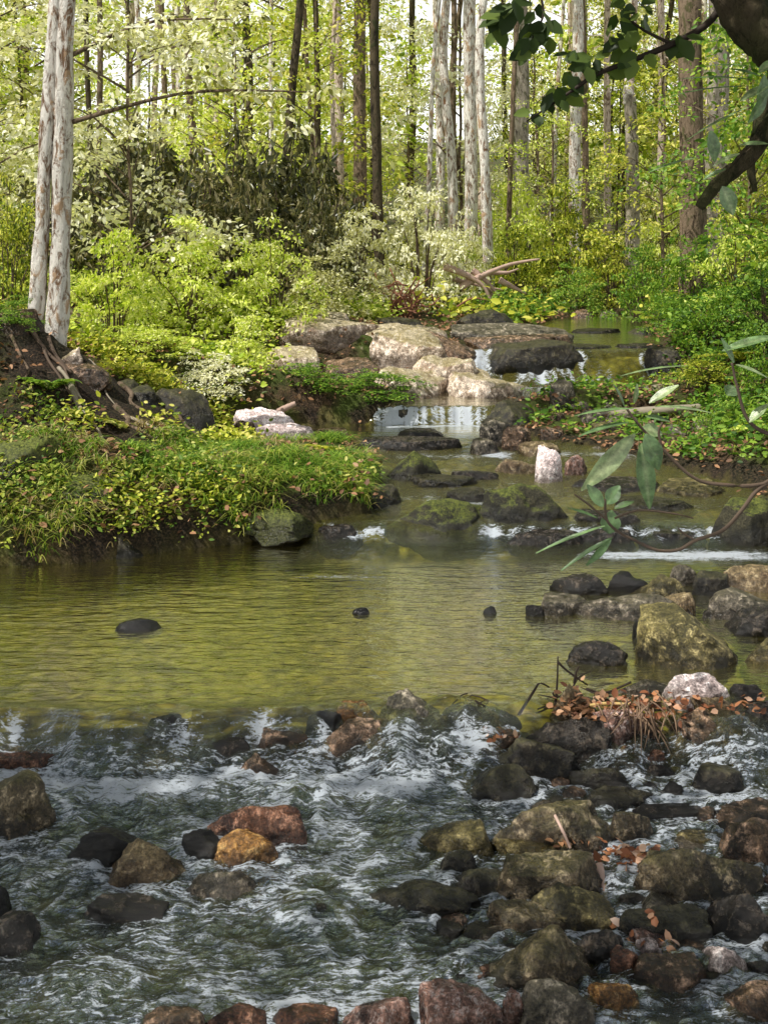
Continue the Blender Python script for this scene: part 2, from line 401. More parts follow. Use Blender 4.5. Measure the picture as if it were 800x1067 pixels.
def rock_mesh(name, seed, sx, sy, sz, shape='round', tilt=(0, 0), rz=0.0, sub=5, z0=0.0, mat=None):
    V, Fc = ICO[sub]; p = V.copy(); rs = np.random.RandomState(seed)
    s = rs.rand(3) * 90
    amp = {'round': .24, 'long': .28, 'slab': .2, 'block': .2, 'peak': .25}[shape]
    r = 1 + amp*fbm(p[:,0]*1.0+s[0], p[:,1]*1.0+s[1], p[:,2]*1.0+s[2], 3)
    p = p * r[:, None]
    ncut = {'round': 6, 'long': 7, 'slab': 8, 'block': 10, 'peak': 7}[shape]
    for k in range(ncut):
        n = rs.normal(size=3); n[2] = abs(n[2])*.6; n /= np.linalg.norm(n)
        off = rs.uniform(.55, .86) if shape in ('block', 'peak') else rs.uniform(.58, .88)
        d = p @ n - off
        p -= np.maximum(d, 0)[:, None] * n * .94
    if shape in ('slab', 'block'):
        n = np.array([rs.uniform(-.12, .12), rs.uniform(-.25, 0), 1.0]); n /= np.linalg.norm(n)
        d = p @ n - (.42 if shape == 'slab' else .55); p -= np.maximum(d, 0)[:, None]*n*.9
    if shape == 'peak':
        q = np.clip(p[:, 2], 0, None); p[:, 0] *= 1 - .45*q; p[:, 1] *= 1 - .35*q
    p += (.055*fbm(p[:,0]*3.2+s[1], p[:,1]*3.2+s[2], p[:,2]*3.2+s[0], 4) + .016*fbm(p[:,0]*13, p[:,1]*13+s[0], p[:,2]*13, 2))[:, None] * V
    a, b = tilt
    Rx = np.array([[1,0,0],[0,math.cos(a),-math.sin(a)],[0,math.sin(a),math.cos(a)]])
    Ry = np.array([[math.cos(b),0,math.sin(b)],[0,1,0],[-math.sin(b),0,math.cos(b)]])
    p = p @ (Ry @ Rx).T
    p[:, 0] -= (p[:, 0].max()+p[:, 0].min())/2; p[:, 1] -= (p[:, 1].max()+p[:, 1].min())/2
    p[:, 0] /= p[:, 0].max(); p[:, 1] /= p[:, 1].max(); p[:, 2] /= p[:, 2].max()
    p *= np.array([sx, sy, sz])
    if rz:
        c, sn = math.cos(rz), math.sin(rz); p[:, :2] = p[:, :2] @ np.array([[c, sn], [-sn, c]])
    hz = p[:, 2] + z0
    return mesh_np(name, p, Fc, True, {'hz': hz}, mat)

SUBMERGED = []; STONES = []
_rk = [0]
def rock(box, mat, label, shape='round', dep=.75, tilt=(0, 0), name='rock', cat='rock', Y=None, lift=0.0, group=None, over=False, sub=5, flat=1.0):
    x0, y0, x1, y1 = box
    Yf = water_at(y1) if Y is None else Y
    zb = float(zw(Yf)) if Y is None else H - (y1 - YH)*Yf/F
    w = (x1 - x0)*Yf/F
    dpt = max(w*dep, .03)
    slope = (y1 - YH)/F
    hgt = (y1 - y0)*Yf/F
    up = hgt - dpt*.5*slope
    up = max(up, hgt*.42)*flat
    x = ((x0 + x1)/2 - 400)*(Yf + dpt*.4)/F
    _rk[0] += 1
    if Y is not None: zb = max(zb, float(terrain(np.array([x]), np.array([Yf + dpt*.45]))[0]) - .04)
    z = zb + lift
    o = link(name, rock_mesh(name, 100 + _rk[0]*7, w/2*1.03, dpt/2, up, shape, tilt, 0, sub, 0.0, ROCK[mat]))
    o.location = (x, Yf + dpt*.45, z)
    tag(o, label, cat, group)
    if Yf < 5.0: STONES.append((x, Yf + dpt*.45, w/2, dpt/2))
    if over: SUBMERGED.append((x, Yf + dpt*.45, w/2, dpt/2, up))
    return o

R = rock
# -- foreground riffle, left half
R((-42,800,62,872), 'moss', 'mossy olive boulder at the left edge just below the small cascade')
R((70,860,146,904), 'black', 'black wet rock beside the tan wet stone in the riffle')
R((108,872,202,922), 'tan', 'tan wet stone with an orange streak between black rocks', 'peak', .7)
R((188,868,238,902), 'black', 'low black rock wedged behind the golden brown stone', 'slab')
R((210,835,322,886), 'red', 'glossy red-brown long rock lying above the golden stone', 'long', .5, (0,.22))
R((215,862,292,906), 'gold', 'rounded golden brown stone in front of the red-brown rock')
R((194,904,273,940), 'grey', 'grey-green oval stone standing alone below the golden stone')
R((82,936,174,962), 'dark', 'flat dark slab tilted in the middle of the riffle', 'slab', .45, (0,.15))
R((-32,950,46,1000), 'dark', 'dark grey stone at the left edge low in the riffle')
R((-24,924,15,958), 'black', 'small black rock behind the dark stone at the left edge')
R((290,936,356,966), 'mossd', 'drowned dark stone with rippling water running over it', 'round', .6, over=True)
R((375,918,502,956), 'mossd', 'low dark mossy rock breaking the riffle left of the slab pile', 'long', .5)
R((48,1012,134,1044), 'dark', 'drowned dark rock making a smooth hump of water', 'round', .6, over=True)
R((148,1036,218,1082), 'brown', 'dark brown stone at the bottom edge beside the rusty stones', flat=0.6)
R((206,1040,292,1090), 'red', 'red wet stone at the bottom edge, largest of the rusty row', flat=0.7)
R((282,1036,360,1090), 'red', 'rust coloured stone at the bottom edge beside the pale speckled one', 'block', flat=0.55)
R((350,1027,434,1095), 'pink', 'wet red stone with white glints at the bottom edge', flat=0.8)
R((436,1020,532,1095), 'pink', 'pinkish brown speckled boulder at the bottom edge')
R((520,1030,545,1075), 'pink', 'thin pinkish stone squeezed against the speckled boulder', 'slab')
# -- foreground right pile
R((494,962,634,1038), 'moss', 'large mossy boulder with a yellow sunlit top above the grey stones', 'peak', .7, (0,.15))
R((525,1020,620,1090), 'grey', 'smooth grey-brown rounded stone at the bottom edge below the mossy boulder')
R((610,1024,668,1058), 'gold', 'small orange gold stone beside the grey-brown rounded stone')
R((655,996,738,1034), 'brown', 'dark brown flat-topped stone below the fallen orange leaves', 'slab')
R((724,985,780,1020), 'pale', 'white pink sunlit stone alone in the riffle', 'round')
R((748,1020,835,1064), 'brown', 'dark brown stone at the right edge with a pale twig on it', 'long')
R((598,966,652,1004), 'dark', 'dark wet stone with white glints beside the mossy boulder')
R((634,988,668,1016), 'red', 'small red-brown angular stone in the leaf covered heap', 'block')
R((650,966,702,992), 'pink', 'pinkish striped stone at the top of the leaf covered heap', 'slab', .6, (0,.3))
R((655,975,690,1000), 'pale', 'pale pinkish pebble half hidden by orange leaves', 'round')
R((545,924,642,974), 'olive', 'angular green-brown block leaning against the flat mossy slab', 'block', .5, (0,.25))
R((509,886,634,946), 'moss', 'big flat-topped mossy slab in the middle of the pile', 'block', .6)
R((503,940,590,978), 'moss', 'low green slab tilted toward the water under the block', 'slab', .5, (0,.3))
R((474,904,532,938), 'mossd', 'small dark mossy stone at the left foot of the flat slab')
R((508,872,618,898), 'olive', 'thin mossy ledge stone lying behind the flat-topped slab', 'slab', .5)
R((513,834,642,888), 'moss', 'long dark boulder with a tan patch at the back of the pile', 'long', .45)
R((632,842,682,880), 'moss', 'mossy round stone touching the tan-patched boulder')
R((454,884,502,916), 'mossd', 'dark wet stone under the olive tilted slab')
R((438,854,522,894), 'olive', 'flat olive slab tilted into the riffle', 'slab', .6, (0,-.2))
R((652,878,797,944), 'moss', 'long mossy boulder with sun patches behind the orange leaves', 'long', .5)
R((655,932,716,968), 'grey', 'grey-green oval stone in the shade under the long boulder')
R((640,946,745,985), 'mossd', 'dark shaded low rock below the grey-green oval stone', 'slab', .5)
R((725,930,815,980), 'dark', 'dark shaded rock at the right edge below the long boulder', 'long', .6)
R((738,838,825,868), 'brown', 'dark brown low rock at the right edge above the grey boulder', 'slab')
R((750,854,830,908), 'brown', 'grey-brown boulder at the right edge behind the long mossy one')
R((696,866,756,884), 'olive', 'thin olive stone under shallow water behind the long boulder', 'slab', .5)
# -- dark mossy pair and the small ones in the side channel
R((512,764,608,816), 'mossd', 'large dark boulder with green moss top behind its twin', 'round', .7, (0,.15))
R((482,794,560,836), 'mossd', 'smaller dark moss topped boulder in front of its twin')
R((535,744,645,792), 'dark', 'dark grey rock sloping behind the moss topped pair', 'long', .5, (0,.25))
R((588,798,664,820), 'mossd', 'low dark rock barely above water right of the moss topped pair', 'long', .45)
R((670,796,702,808), 'dark', 'tiny dark stone behind the green-black boulder in the side channel')
R((717,794,775,828), 'mossd', 'green-black boulder standing alone in the side channel')
R((684,814,714,832), 'dark', 'little dark stone left of the green-black boulder')
R((608,822,692,844), 'mossd', 'flat dark stone in the side channel below the low rock', 'slab', .5)
R((640,840,742,854), 'dark', 'long thin dark ledge awash in the side channel', 'slab', .35)
# -- the crest of the little cascade
R((328,748,424,788), 'brown', 'long wet brown-black rock on the lip of the cascade', 'long', .45, (0,-.2))
R((318,740,364,768), 'black', 'black rock behind the long wet rock on the lip')
R((343,732,398,752), 'gold', 'golden brown wet stone on the lip of the pool', 'slab', .6)
R((390,716,468,758), 'grey', 'greyish wet boulder with a dark cap on the lip', 'peak', .7)
R((398,748,478,782), 'dark', 'dark wet rock below the grey boulder on the lip', 'long')
R((150,742,196,760), 'black', 'small black stone on the lip of the pool left of centre', 'long', .6)
R((452,736,500,756), 'dark', 'flat dark stone on the lip right of the grey boulder', 'slab', .6)
R((246,784,297,816), 'brown', 'brown wet stone in the white water under the cascade', 'peak')
R((398,796,464,814), 'mossd', 'drowned green stone below the wet rocks of the lip', 'slab', .6, over=True)
R((285,824,332,840), 'dark', 'drowned dark stone above the red-brown rock', 'round', .6, over=True)
R((-30,764,72,804), 'red', 'reddish wet rock in the cascade at the left edge', 'slab', .5, flat=0.5)
R((48,768,136,804), 'black', 'black rock face under the falling water of the cascade', 'slab', .5, flat=0.5)
R((118,768,204,802), 'brown', 'brown wet rock under the falling water of the cascade', 'slab', .5, flat=0.5)
R((196,758,268,786), 'dark', 'dark wet rock under the right end of the cascade', 'long', .4, flat=0.5)
R((262,748,322,778), 'brown', 'brown wet rock splitting the cascade before the lip stones', 'block', .5, flat=0.5)
# -- the bar with twigs and leaves
R((606,734,674,778), 'pink', 'pinkish speckled boulder under the twigs on the bar', 'round')
R((686,736,784,782), 'brown', 'big brown-grey boulder on the bar beside the dry grass', 'round', .6)
R((755,728,835,772), 'dark', 'dark brown boulder at the right end of the bar', 'round')
R((690,704,764,738), 'pale', 'pink-white flat rock on the top of the bar', 'slab', .6)
R((640,710,704,726), 'grey', 'grey flat stone behind the leaves on the bar', 'slab', .5)
R((694,722,722,742), 'pale', 'white pink rounded pebble among leaves on the bar')
R((716,724,762,742), 'tan', 'tan flat stone below the pink-white rock', 'slab')
R((758,710,796,732), 'dark', 'small dark stone behind the right end of the bar')
R((572,712,614,744), 'tan', 'pale tan stone with red leaves at the left end of the bar')
R((468,734,544,764), 'dark', 'dark low rock tangled with rootlets by the bar', 'long')
R((488,756,548,782), 'brown', 'dark stone with red and white leaves behind the moss topped pair')
R((640,742,692,772), 'brown', 'brown stone behind the hanging dry grass on the bar')
# -- pool
R((120,641,169,660), 'black', 'black stone alone in the calm pool', flat=0.7)
R((367,629,385,641), 'black', 'tiny dark stone in the middle of the pool', flat=0.6)
R((503,627,518,641), 'black', 'little dark stone left of the grey stones in the pool', flat=0.6)
R((547,622,567,643), 'black', 'small black upright stone before the grey stones of the pool', flat=0.6)
# -- boulders at the head of the pool on the right
R((572,597,634,620), 'dark', 'flat dark oval stone at the head of the pool')
R((630,594,676,618), 'black', 'black round stone beside the flat dark oval one')
R((655,597,722,628), 'olive', 'pointed tan-green stone among the pool boulders', 'peak')
R((558,620,618,642), 'grey', 'low grey stone leading the boulder cluster in the pool', 'slab')
R((588,618,722,648), 'grey', 'long grey flat stone in the boulder cluster', 'long', .5)
R((660,628,768,698), 'olive', 'big mossy brown boulder, largest of the pool cluster', 'round', .8)
R((688,617,724,642), 'tan', 'pointed tan stone peeping over the largest pool boulder', 'peak')
R((728,612,815,648), 'grey', 'smooth grey-green oval boulder behind the largest one')
R((752,587,825,618), 'tan', 'golden tan rounded boulder at the right edge')
R((718,594,764,622), 'mossd', 'dark mossy stone beside the golden tan boulder', 'block')
R((584,664,654,694), 'dark', 'dark speckled stone left of the largest pool boulder', 'long')
R((658,640,690,668), 'black', 'black stone pressed against the largest pool boulder')
R((756,632,825,664), 'dark', 'dark stone at the right edge behind the largest boulder')
R((698,588,728,610), 'grey', 'small bluish grey stone behind the pointed tan-green one')
R((770,668,830,694), 'olive', 'low olive stone at the right edge of the pool', 'slab')
R((566,352,640,366), 'mossd', 'low dark ledge stone on the lip of the right upper cascade', 'slab', .5, Y=12.5, flat=.5)
R((636,350,700,364), 'dark', 'second low dark ledge stone on the lip of the right upper cascade', 'slab', .5, Y=12.6, flat=.4)
R((590,338,650,347), 'dark', 'flat dark ledge lying across the still upper pool', 'slab', .5, Y=14.6, flat=.5)
# -- first step above the pool
R((388,518,512,562), 'mossg', 'dark moss covered mound at the head of the pool', 'round', .6)
R((498,502,594,546), 'mossg', 'mossy ledge with pale top beside the dark mound', 'long', .5, (0,.2))
R((528,552,610,570), 'dark', 'wet dark ledge under the low fall', 'slab', .5)
R((600,550,662,568), 'dark', 'second wet ledge under the low fall beside the white water', 'slab', .5)
R((738,516,820,570), 'mossg', 'black mossy boulder at the right edge by the low fall', 'block', .6)
R((400,468,462,502), 'mossg', 'mossy rock with a tan face in the middle stream')
R((352,504,418,530), 'mossd', 'dark rock under the grassy point')
R((372,455,486,470), 'dark', 'long flat dark ledge below the small waterfall', 'slab', .35)
R((470,490,520,500), 'dark', 'thin dark stone awash in the middle stream', 'slab', .4)
R((554,464,588,504), 'pale', 'bright white pink upright stone in the middle stream', 'block', .6)
R((540,460,584,476), 'tan', 'tan cap stone behind the bright white stone', 'slab')
R((516,478,562,494), 'tan', 'flat light brown stone left of the bright white stone', 'slab', .5, (0,.2))
R((586,474,612,496), 'pink', 'small speckled stone right of the bright white stone')
R((498,434,532,466), 'grey', 'grey stone at the foot of the waterfall ledge', 'block')
R((522,442,558,470), 'brown', 'brown-grey stone right of the grey one below the waterfall', 'block')
R((486,456,522,474), 'grey', 'low grey stone before the waterfall stones', 'block')
R((498,416,574,450), 'mossd', 'dark humped ledge at the right side of the small waterfall', 'long', .6, (0,-.15))
R((570,426,602,452), 'grey', 'grey angular stone on the right bank near the waterfall', 'block', Y=10.9)
for i, b in enumerate([(596,434,630,450), (628,436,664,452), (660,440,690,456), (612,450,650,466), (648,456,684,470), (690,448,722,466),
                       (560,452,590,466), (676,468,706,482), (604,468,636,482), (640,474,668,486), (560,436,592,450), (700,430,736,448), (716,448,752,464), (724,468,764,484), (578,470,606,484), (664,424,696,440), (620,418,650,434), (584,420,616,434)]):
    R(b, ['grey', 'grey', 'brown', 'olive'][i % 4], 'grey stone in the rubble on the far right bank', ['block', 'slab', 'round'][i % 3], .8, group='grey rubble stones on the right bank', Y=10.7 - (b[3]-440)*.022, sub=4)
for b, m, lab in [((420,494,504,508),'mossd','flat dark ledge above the moss covered mound'), ((596,498,692,514),'dark','long flat ledge across the middle stream below the white stone'), ((636,518,726,534),'mossd','flat dark ledge before the black mossy boulder'),
    ((676,500,764,518),'olive','flat olive ledge at the right side of the middle stream'), ((590,532,664,550),'dark','dark ledge just above the low fall'), ((462,508,512,524),'mossd','small dark ledge between the moss mound and its neighbour'),
    ((330,546,378,562),'dark','dark stone in the left end of the low fall'), ((660,546,742,564),'mossd','wet ledge at the right end of the low fall'), ((410,446,470,456),'dark','thin flat ledge awash right under the waterfall')]:
    R(b, m, lab, 'slab', .6)
# -- upper ledges
R((498,352,612,400), 'mossd', 'big dark mossy ledge between the two upper cascades', 'block', .6, Y=12.15, flat=0.6)
R((468,336,604,358), 'grey', 'long flat grey slab on top of the dark ledge', 'slab', .5, Y=13.2)
R((484,348,600,366), 'brown', 'thin brown slab under the long grey slab', 'slab', .4, Y=12.5)
R((474,322,542,348), 'mossd', 'dark mossy boulder left of the upper pool', 'round', .7, Y=13.8)
R((548,384,726,428), 'mossg', 'dark mossy ledge below the right upper cascade', 'long', .35, Y=11.55, flat=0.45)
R((384,350,474,390), 'slope', 'pale sunlit bedrock slab, topmost of the stepped ones by the upper cascade', 'slab', .8, (0,.22), Y=12.0)
R((424,368,522,406), 'slope', 'long pale bedrock slab sloping down to the cascade', 'slab', .7, (0,.30), Y=11.75)
R((378,386,470,420), 'slope', 'cracked pale bedrock slab right above the small waterfall', 'slab', .7, (0,.16), Y=11.4)
R((466,388,546,420), 'slope', 'pale bedrock slab at the right foot of the stepped ones', 'block', .7, (0,.25), Y=11.4)
R((276,346,396,384), 'slope', 'pale sunlit slab on the bank above the green shrub', 'slab', .6, (0,.12), Y=12.2, flat=0.55)
R((420,338,470,356), 'slope', 'small pale slab above the bedrock slab', 'slab', .6, Y=13.0)
R((500,398,542,416), 'slope', 'pale flat stone at the lower tip of the bedrock slab', 'slab', .6, Y=11.4)
R((424,345,500,384), 'brown', 'brown streaked slab at the edge of the left upper cascade', 'slab', .5, (0,.35), Y=12.2)
R((238,424,312,454), 'pale', 'white pink sunlit stone beside the quiet side pool', 'slab', .6)
R((266,440,330,458), 'pale', 'flat pinkish white stone lying in front of the sunlit stone', 'slab', .4)
R((330,446,366,454), 'tan', 'tiny pale stone in the quiet side pool', 'slab')
R((238,438,270,458), 'brown', 'brown stone under the sunlit white stone', 'block')
for b, m, sh, Yq, lab in [((270,366,340,392),'slope','slab',11.75,'pale cracked shelf above the green shrub'), ((330,372,400,398),'brown','slab',11.6,'brown shelf between the pale slabs'), ((300,344,372,362),'slope','slab',12.9,'pale shelf highest on the sunlit bank'),
    ((356,350,430,374),'slope','block',12.4,'broken pale slab behind the bedrock slab'), ((388,330,446,346),'mossd','slab',13.6,'dark shelf below the brown brush'), ((438,372,500,396),'slope','slab',11.8,'pale shelf stepping down beside the left cascade'),
    ((466,392,526,410),'slope','slab',11.5,'lowest pale shelf above the small waterfall'), ((250,386,300,412),'slope','block',11.5,'pale broken block left of the green shrub'), 
    ((672,364,716,392),'mossd','block',12.1,'dark rock at the right end of the upper cascade'), ((404,424,440,442),'mossd','block',10.93,'dark rock at the left end of the small waterfall')]:
    R(b, m, lab, sh, .7, Y=Yq)
for i, b in enumerate([(545,322,572,334), (570,324,596,334), (594,322,622,334), (620,324,648,336), (524,328,548,340), (646,328,672,340)]):
    R(b, ['grey', 'tan', 'brown'][i % 3], 'small stone rimming the far end of the upper pool', 'round', .8, group='stones rimming the upper pool', Y=17.6, sub=4)
R((640,340,700,356), 'mossd', 'mossy stone at the right rim of the upper pool', 'long', .5, Y=14.5)
R((150,408,226,474), 'mossd', 'dark overhanging rock at the corner of the quiet side pool', 'block', .8, Y=9.6, flat=0.55)

R((96,352,150,420), 'mossd', 'dark earthy rock below the twin trunks on the left bank', 'block', .8, Y=9.5, flat=0.35)
R((60,388,118,440), 'brown', 'brown earthy rock in the hollow of the left bank', 'block', .8, Y=9.1, flat=0.35)
R((120,392,172,446), 'mossd', 'black cracked rock left of the overhanging rock', 'block', .8, Y=9.35, flat=0.35)
R((-14,380,44,430), 'brown', 'brown rock in the earth bank at the left edge', 'block', .8, Y=9.2, flat=0.4)
R((62,352,88,420), 'slope', 'pale sunlit stone streak in the earth bank under the twin trunks', 'peak', .6, (0,.5), Y=9.25, flat=0.3)
for b, shp, lab in [((-30,500,70,572),'round','big moss covered hump at the left edge of the pool'), ((40,520,128,580),'long','moss hump with dark undercut beside the big one'), 
               ((246,512,330,560),'long','mossy hump near the tip of the left bank point'), 
               ((90,478,180,526),'long','mossy hump above the long low ledge'), ((186,474,268,514),'long','mossy hump in the middle of the grassy point'), ((-20,452,70,506),'long','mossy ledge under the crooked pale stick')]:
    Yq = 7.2 + (582 - b[3])*.0135
    R(b, 'mossfull', lab, shp, 1.0, Y=Yq, lift=-.03, flat=.5)
R((100,556,150,582), 'mossd', 'dark stone under the bank plants at the waterline', 'long', .6)
R((190,540,240,566), 'slope', 'pale stone at the waterline of the left bank', 'slab', .6)
R((250,544,310,564), 'mossd', 'dark flat stone at the tip of the left bank point', 'slab', .6)
rsf = np.random.RandomState(19)
for k in range(78):
    while True:
        px = rsf.uniform(445, 830); py = rsf.uniform(770, 1066)
        if px > 500 + 60*math.sin(py*.03): break
    wpx = rsf.uniform(16, 40)*(.7 + .5*(py - 770)/300)
    R((px - wpx/2, py - wpx*.45, px + wpx/2, py), ['dark', 'brown', 'mossd', 'black', 'red', 'grey'][k % 6], 'small dark stone filling the gaps of the stone pile', ['round', 'block', 'slab'][k % 3], .8, group='small stones filling the gaps of the pile', sub=4)
# ------------------------------------------------------------------ water
def water_mat():
    t = NT('stream_water')
    co = t.n('ShaderNodeTexCoord').outputs['Object']
    rough_attr = t.attr('chop')
    w1 = t.noise(t.map(co, (3.5, 11, 1)), 1.0, 3, .5, .4)
    w2 = t.noise(t.map(co, (11, 30, 1)), 1.0, 3, .55, .3)
    w3 = t.noise(t.map(co, (60, 95, 6)), 1.0, 5, .7)
    h = t.math('ADD', t.math('MULTIPLY', w1, .010), t.math('MULTIPLY', w2, .006))
    h = t.math('ADD', h, t.math('MULTIPLY', t.math('MULTIPLY', w3, rough_attr), .020))
    nb = t.bump(h, 1.0, 1.0)
    fr = t.n('ShaderNodeFresnel'); fr.inputs['IOR'].default_value = 1.33; t.s(fr.inputs['Normal'], nb)
    gl = t.n('ShaderNodeBsdfGlossy'); gl.inputs['Roughness'].default_value = .07; t.s(gl.inputs['Normal'], nb)
    t.s(gl.inputs['Color'], t.mix(rough_attr, (1.0, 1.0, .94), (.78, .90, 1.0)))  # blue sky reflection painted into the gloss of choppy water
    tr = t.n('ShaderNodeBsdfTransparent'); tr.inputs[0].default_value = (.88, .92, .52, 1)
    body = t.n('ShaderNodeBsdfDiffuse'); body.inputs[0].default_value = (.62, .54, .12, 1)
    under = t.mixsh(t.attr('murk'), tr.outputs[0], body.outputs[0])
    fac = t.math('MULTIPLY', fr.outputs[0], t.math('SUBTRACT', 2.9, t.math('MULTIPLY', rough_attr, .9)), True)
    wsh = t.mixsh(fac, under, gl.outputs[0])
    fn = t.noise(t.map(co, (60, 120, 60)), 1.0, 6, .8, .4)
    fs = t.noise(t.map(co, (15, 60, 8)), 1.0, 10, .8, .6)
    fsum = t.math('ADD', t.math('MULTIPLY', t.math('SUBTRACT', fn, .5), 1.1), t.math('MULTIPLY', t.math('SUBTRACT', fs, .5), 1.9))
    fo = t.ramp(t.math('ADD', t.attr('foam_glint'), fsum), [(.52, 0.0), (.57, .5), (.64, 1.0)])
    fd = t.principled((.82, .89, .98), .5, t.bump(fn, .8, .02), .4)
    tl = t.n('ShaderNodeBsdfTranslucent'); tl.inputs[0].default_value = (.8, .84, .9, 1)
    foam_glint = t.mixsh(.25, fd, tl.outputs[0])
    return t.done(t.mixsh(t.math('MULTIPLY', fo, .88), wsh, foam_glint))
WATER = water_mat()

def water_patch(name, xs, ys):
    X, Y = np.meshgrid(xs, ys)
    Z = zw(Y).copy()
    rs = np.random.RandomState(5)
    chop = np.zeros_like(X); foam_glint = np.zeros_like(X)
    # uneven lip: the step lines wander with x
    wob = .16*pnoise(X*1.3, 3.3) + .07*pnoise(X*4.0, 8.1) + .03*pnoise(X*11, 2.1)
    Z = zw(Y + wob*np.where(Y < 5.4, 1, .8))
    rif = 1 - sstep(4.55, 4.95, Y)                      # foreground riffle
    A = fbm(X*4.2, Y*3.2 + .5*pnoise(X*2, Y*2), 2.2, 3)
    ridg = 1 - np.abs(pnoise(X*7.5 + .8*pnoise(X*3, Y*3, 4.), Y*5.5, 6.6))*2
    Bn = fbm(X*15, Y*11, 5.5, 3)
    low = sstep(2.4, 4.6, Y)*.4 + .6
    Z = Z + rif*low*(.014*A + .009*ridg + .010*Bn + .008*fbm(X*26, Y*34, 1.5, 3))
    chop = np.maximum(chop, rif)
    # standing water below the lip
    below = np.exp(-((Y + wob - 4.50)/.14)**2)
    leftf = 1 - sstep(.0, .5, X)
    Z = Z + below*leftf*(.018*fbm(X*9, Y*9, 1.1, 3) + .02)
    foam_glint = np.maximum(foam_glint, below*leftf*(.72 + .30*fbm(X*4, Y*5, 9., 3)))
    lip = np.exp(-((Y + wob - 4.72)/.10)**2)
    foam_glint = np.maximum(foam_glint, lip*(1 - sstep(.25, .7, X))*(.48 + .40*fbm(X*8, Y*2.5, 2., 3)))
    foam_glint = np.maximum(foam_glint, rif*(.345 + .20*pnoise(X*1.6, Y*1.6, 3.) + .20*ridg))  # froth plus painted glints and sky reflections
    # head of pool: low fall, with water glitter painted as froth
    st = np.exp(-((Y + wob*.8 - 7.70)/.07)**2)
    m = ((X > -.36) & (X < .02)) | ((X > .55) & (X < 2.4))
    foam_glint = np.maximum(foam_glint, st*m*(.64 + .50*fbm(X*8, Y*3, 4., 3)))
    head = np.exp(-((Y - 7.4)/.22)**2)*((X > -.5) & (X < 2.3))
    Z = Z + head*.006*fbm(X*8, Y*12, 3.3, 3)
    foam_glint = np.maximum(foam_glint, head*(.22 + .18*pnoise(X*2, Y*5, 6.)))
    chop = np.maximum(chop, head)
    pool_glare = np.exp(-(((X - 1.75)/.62)**4 + ((Y - 7.30)/.17)**2))  # bright pool glare painted as a white froth patch
    foam_glint = np.maximum(foam_glint, (.44 + .2*fbm(X*2, Y*9, 1.7, 3))*np.exp(-(((X + .25)/.75)**2 + ((Y - 6.80)/.09)**2)))  # pale reflected streak painted in as froth
    foam_glint = np.maximum(foam_glint, pool_glare*(.80 + .30*fbm(X*3, Y*14, 2.7, 3)))
    # middle riffles
    mid = sstep(7.75, 7.9, Y)*(1 - sstep(10.0, 10.6, Y))
    Z = Z + mid*(.010*fbm(X*6, Y*6, 2.9, 3))
    chop = np.maximum(chop, mid*.8)
    r2 = np.exp(-((Y - 8.35 + .15*X)/.12)**2)*(X > -.1)*(X < 1.1)
    r3 = np.exp(-((Y - 9.6)/.12)**2)*(X > .1)*(X < 2.2)
    foam_glint = np.maximum(foam_glint, mid*(.24 + .22*pnoise(X*2, Y*5, 1.)) + r2*(.26 + .3*pnoise(X*8, Y*4, 1.)) + r3*(.2 + .3*pnoise(X*6, Y*4, 7.)))  # froth together with painted white highlights
    # waterfall
    wf = sstep(10.84, 10.90, Y + wob*.8)*(1 - sstep(11.0, 11.05, Y + wob*.8))*(X > -.1)*(X < 1.15)
    foam_glint = np.maximum(foam_glint, wf*(.56 + .40*pnoise(X*3.7, Y*.8, 3.) + .45*fbm(X*21, Y*.9, 8., 2)))
    splash = np.exp(-((Y + wob*.8 - 10.80)/.10)**2)*(X > .0)*(X < 1.1)
    foam_glint = np.maximum(foam_glint, splash*(.66 + .3*fbm(X*6, Y*9, 3., 3)))
    # upper cascades
    c1 = sstep(12.02, 12.1, Y + wob*.8)*(1 - sstep(12.42, 12.5, Y + wob*.8))
    foam_glint = np.maximum(foam_glint, c1*(.46 + .55*pnoise(X*2.3, Y*1.5, 5.) + .45*fbm(X*15 + 2*pnoise(X*2, Y*4), Y*2.2, 5., 2)))
    fall = np.maximum(np.maximum(wf, c1), np.where(m, st, 0)*.8)
    chop = np.maximum(chop, 2.5*fall); Z = Z + fall*.03*fbm(X*14, Y*4, 4.4, 3)
    c2 = np.exp(-((Y - 11.9)/.10)**2)*(X > 1.2)
    foam_glint = np.maximum(foam_glint, c2*.5)
    if ys[0] < 5.0 and ys[-1] > 4.0:
        ring = np.zeros_like(X)
        for (sx, sy, wx, wy) in STONES:
            d = np.sqrt(((X - sx)/(wx + .01))**2 + ((Y - sy)/(wy + .01))**2)
            g = np.exp(-((d - 1.08)/.16)**2)
            wake = np.exp(-((X - sx)/(wx*.9))**2)*np.exp(-((Y - (sy - wy*2.0))/(wy*1.1 + .02))**2)
            ring = np.maximum(ring, np.maximum(g*.9, wake*.45))
            Z += .010*np.exp(-((d - 1.15)/.3)**2)*(Y > sy)
        foam_glint = np.maximum(foam_glint, foam_glint*.6 + rif*ring*(.34 + .22*pnoise(X*9, Y*9, 2.2)))
    for (sx, sy, wx, wy, up) in SUBMERGED:
        g = np.exp(-(((X - sx)/(wx*1.25))**2 + ((Y - sy)/(wy*1.4))**2))
        Z = Z + g*(up*.95); foam_glint = np.maximum(foam_glint, rif*np.exp(-(((X - sx)/(wx*1.1))**2 + ((Y - sy + wy*1.3)/.035)**2))*.5)
    murk = .03*sstep(4.75, 5.3, Y)*(1 - sstep(7.2, 7.7, Y)) + .06*sstep(12.5, 13, Y) + .08*sstep(7.6, 8, Y) + .01
    V = np.stack([X, Y, Z], -1).reshape(-1, 3)
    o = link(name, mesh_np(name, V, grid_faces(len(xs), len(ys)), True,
             {'chop': chop.ravel(), 'foam_glint': foam_glint.ravel(), 'murk': murk.ravel()}, WATER))
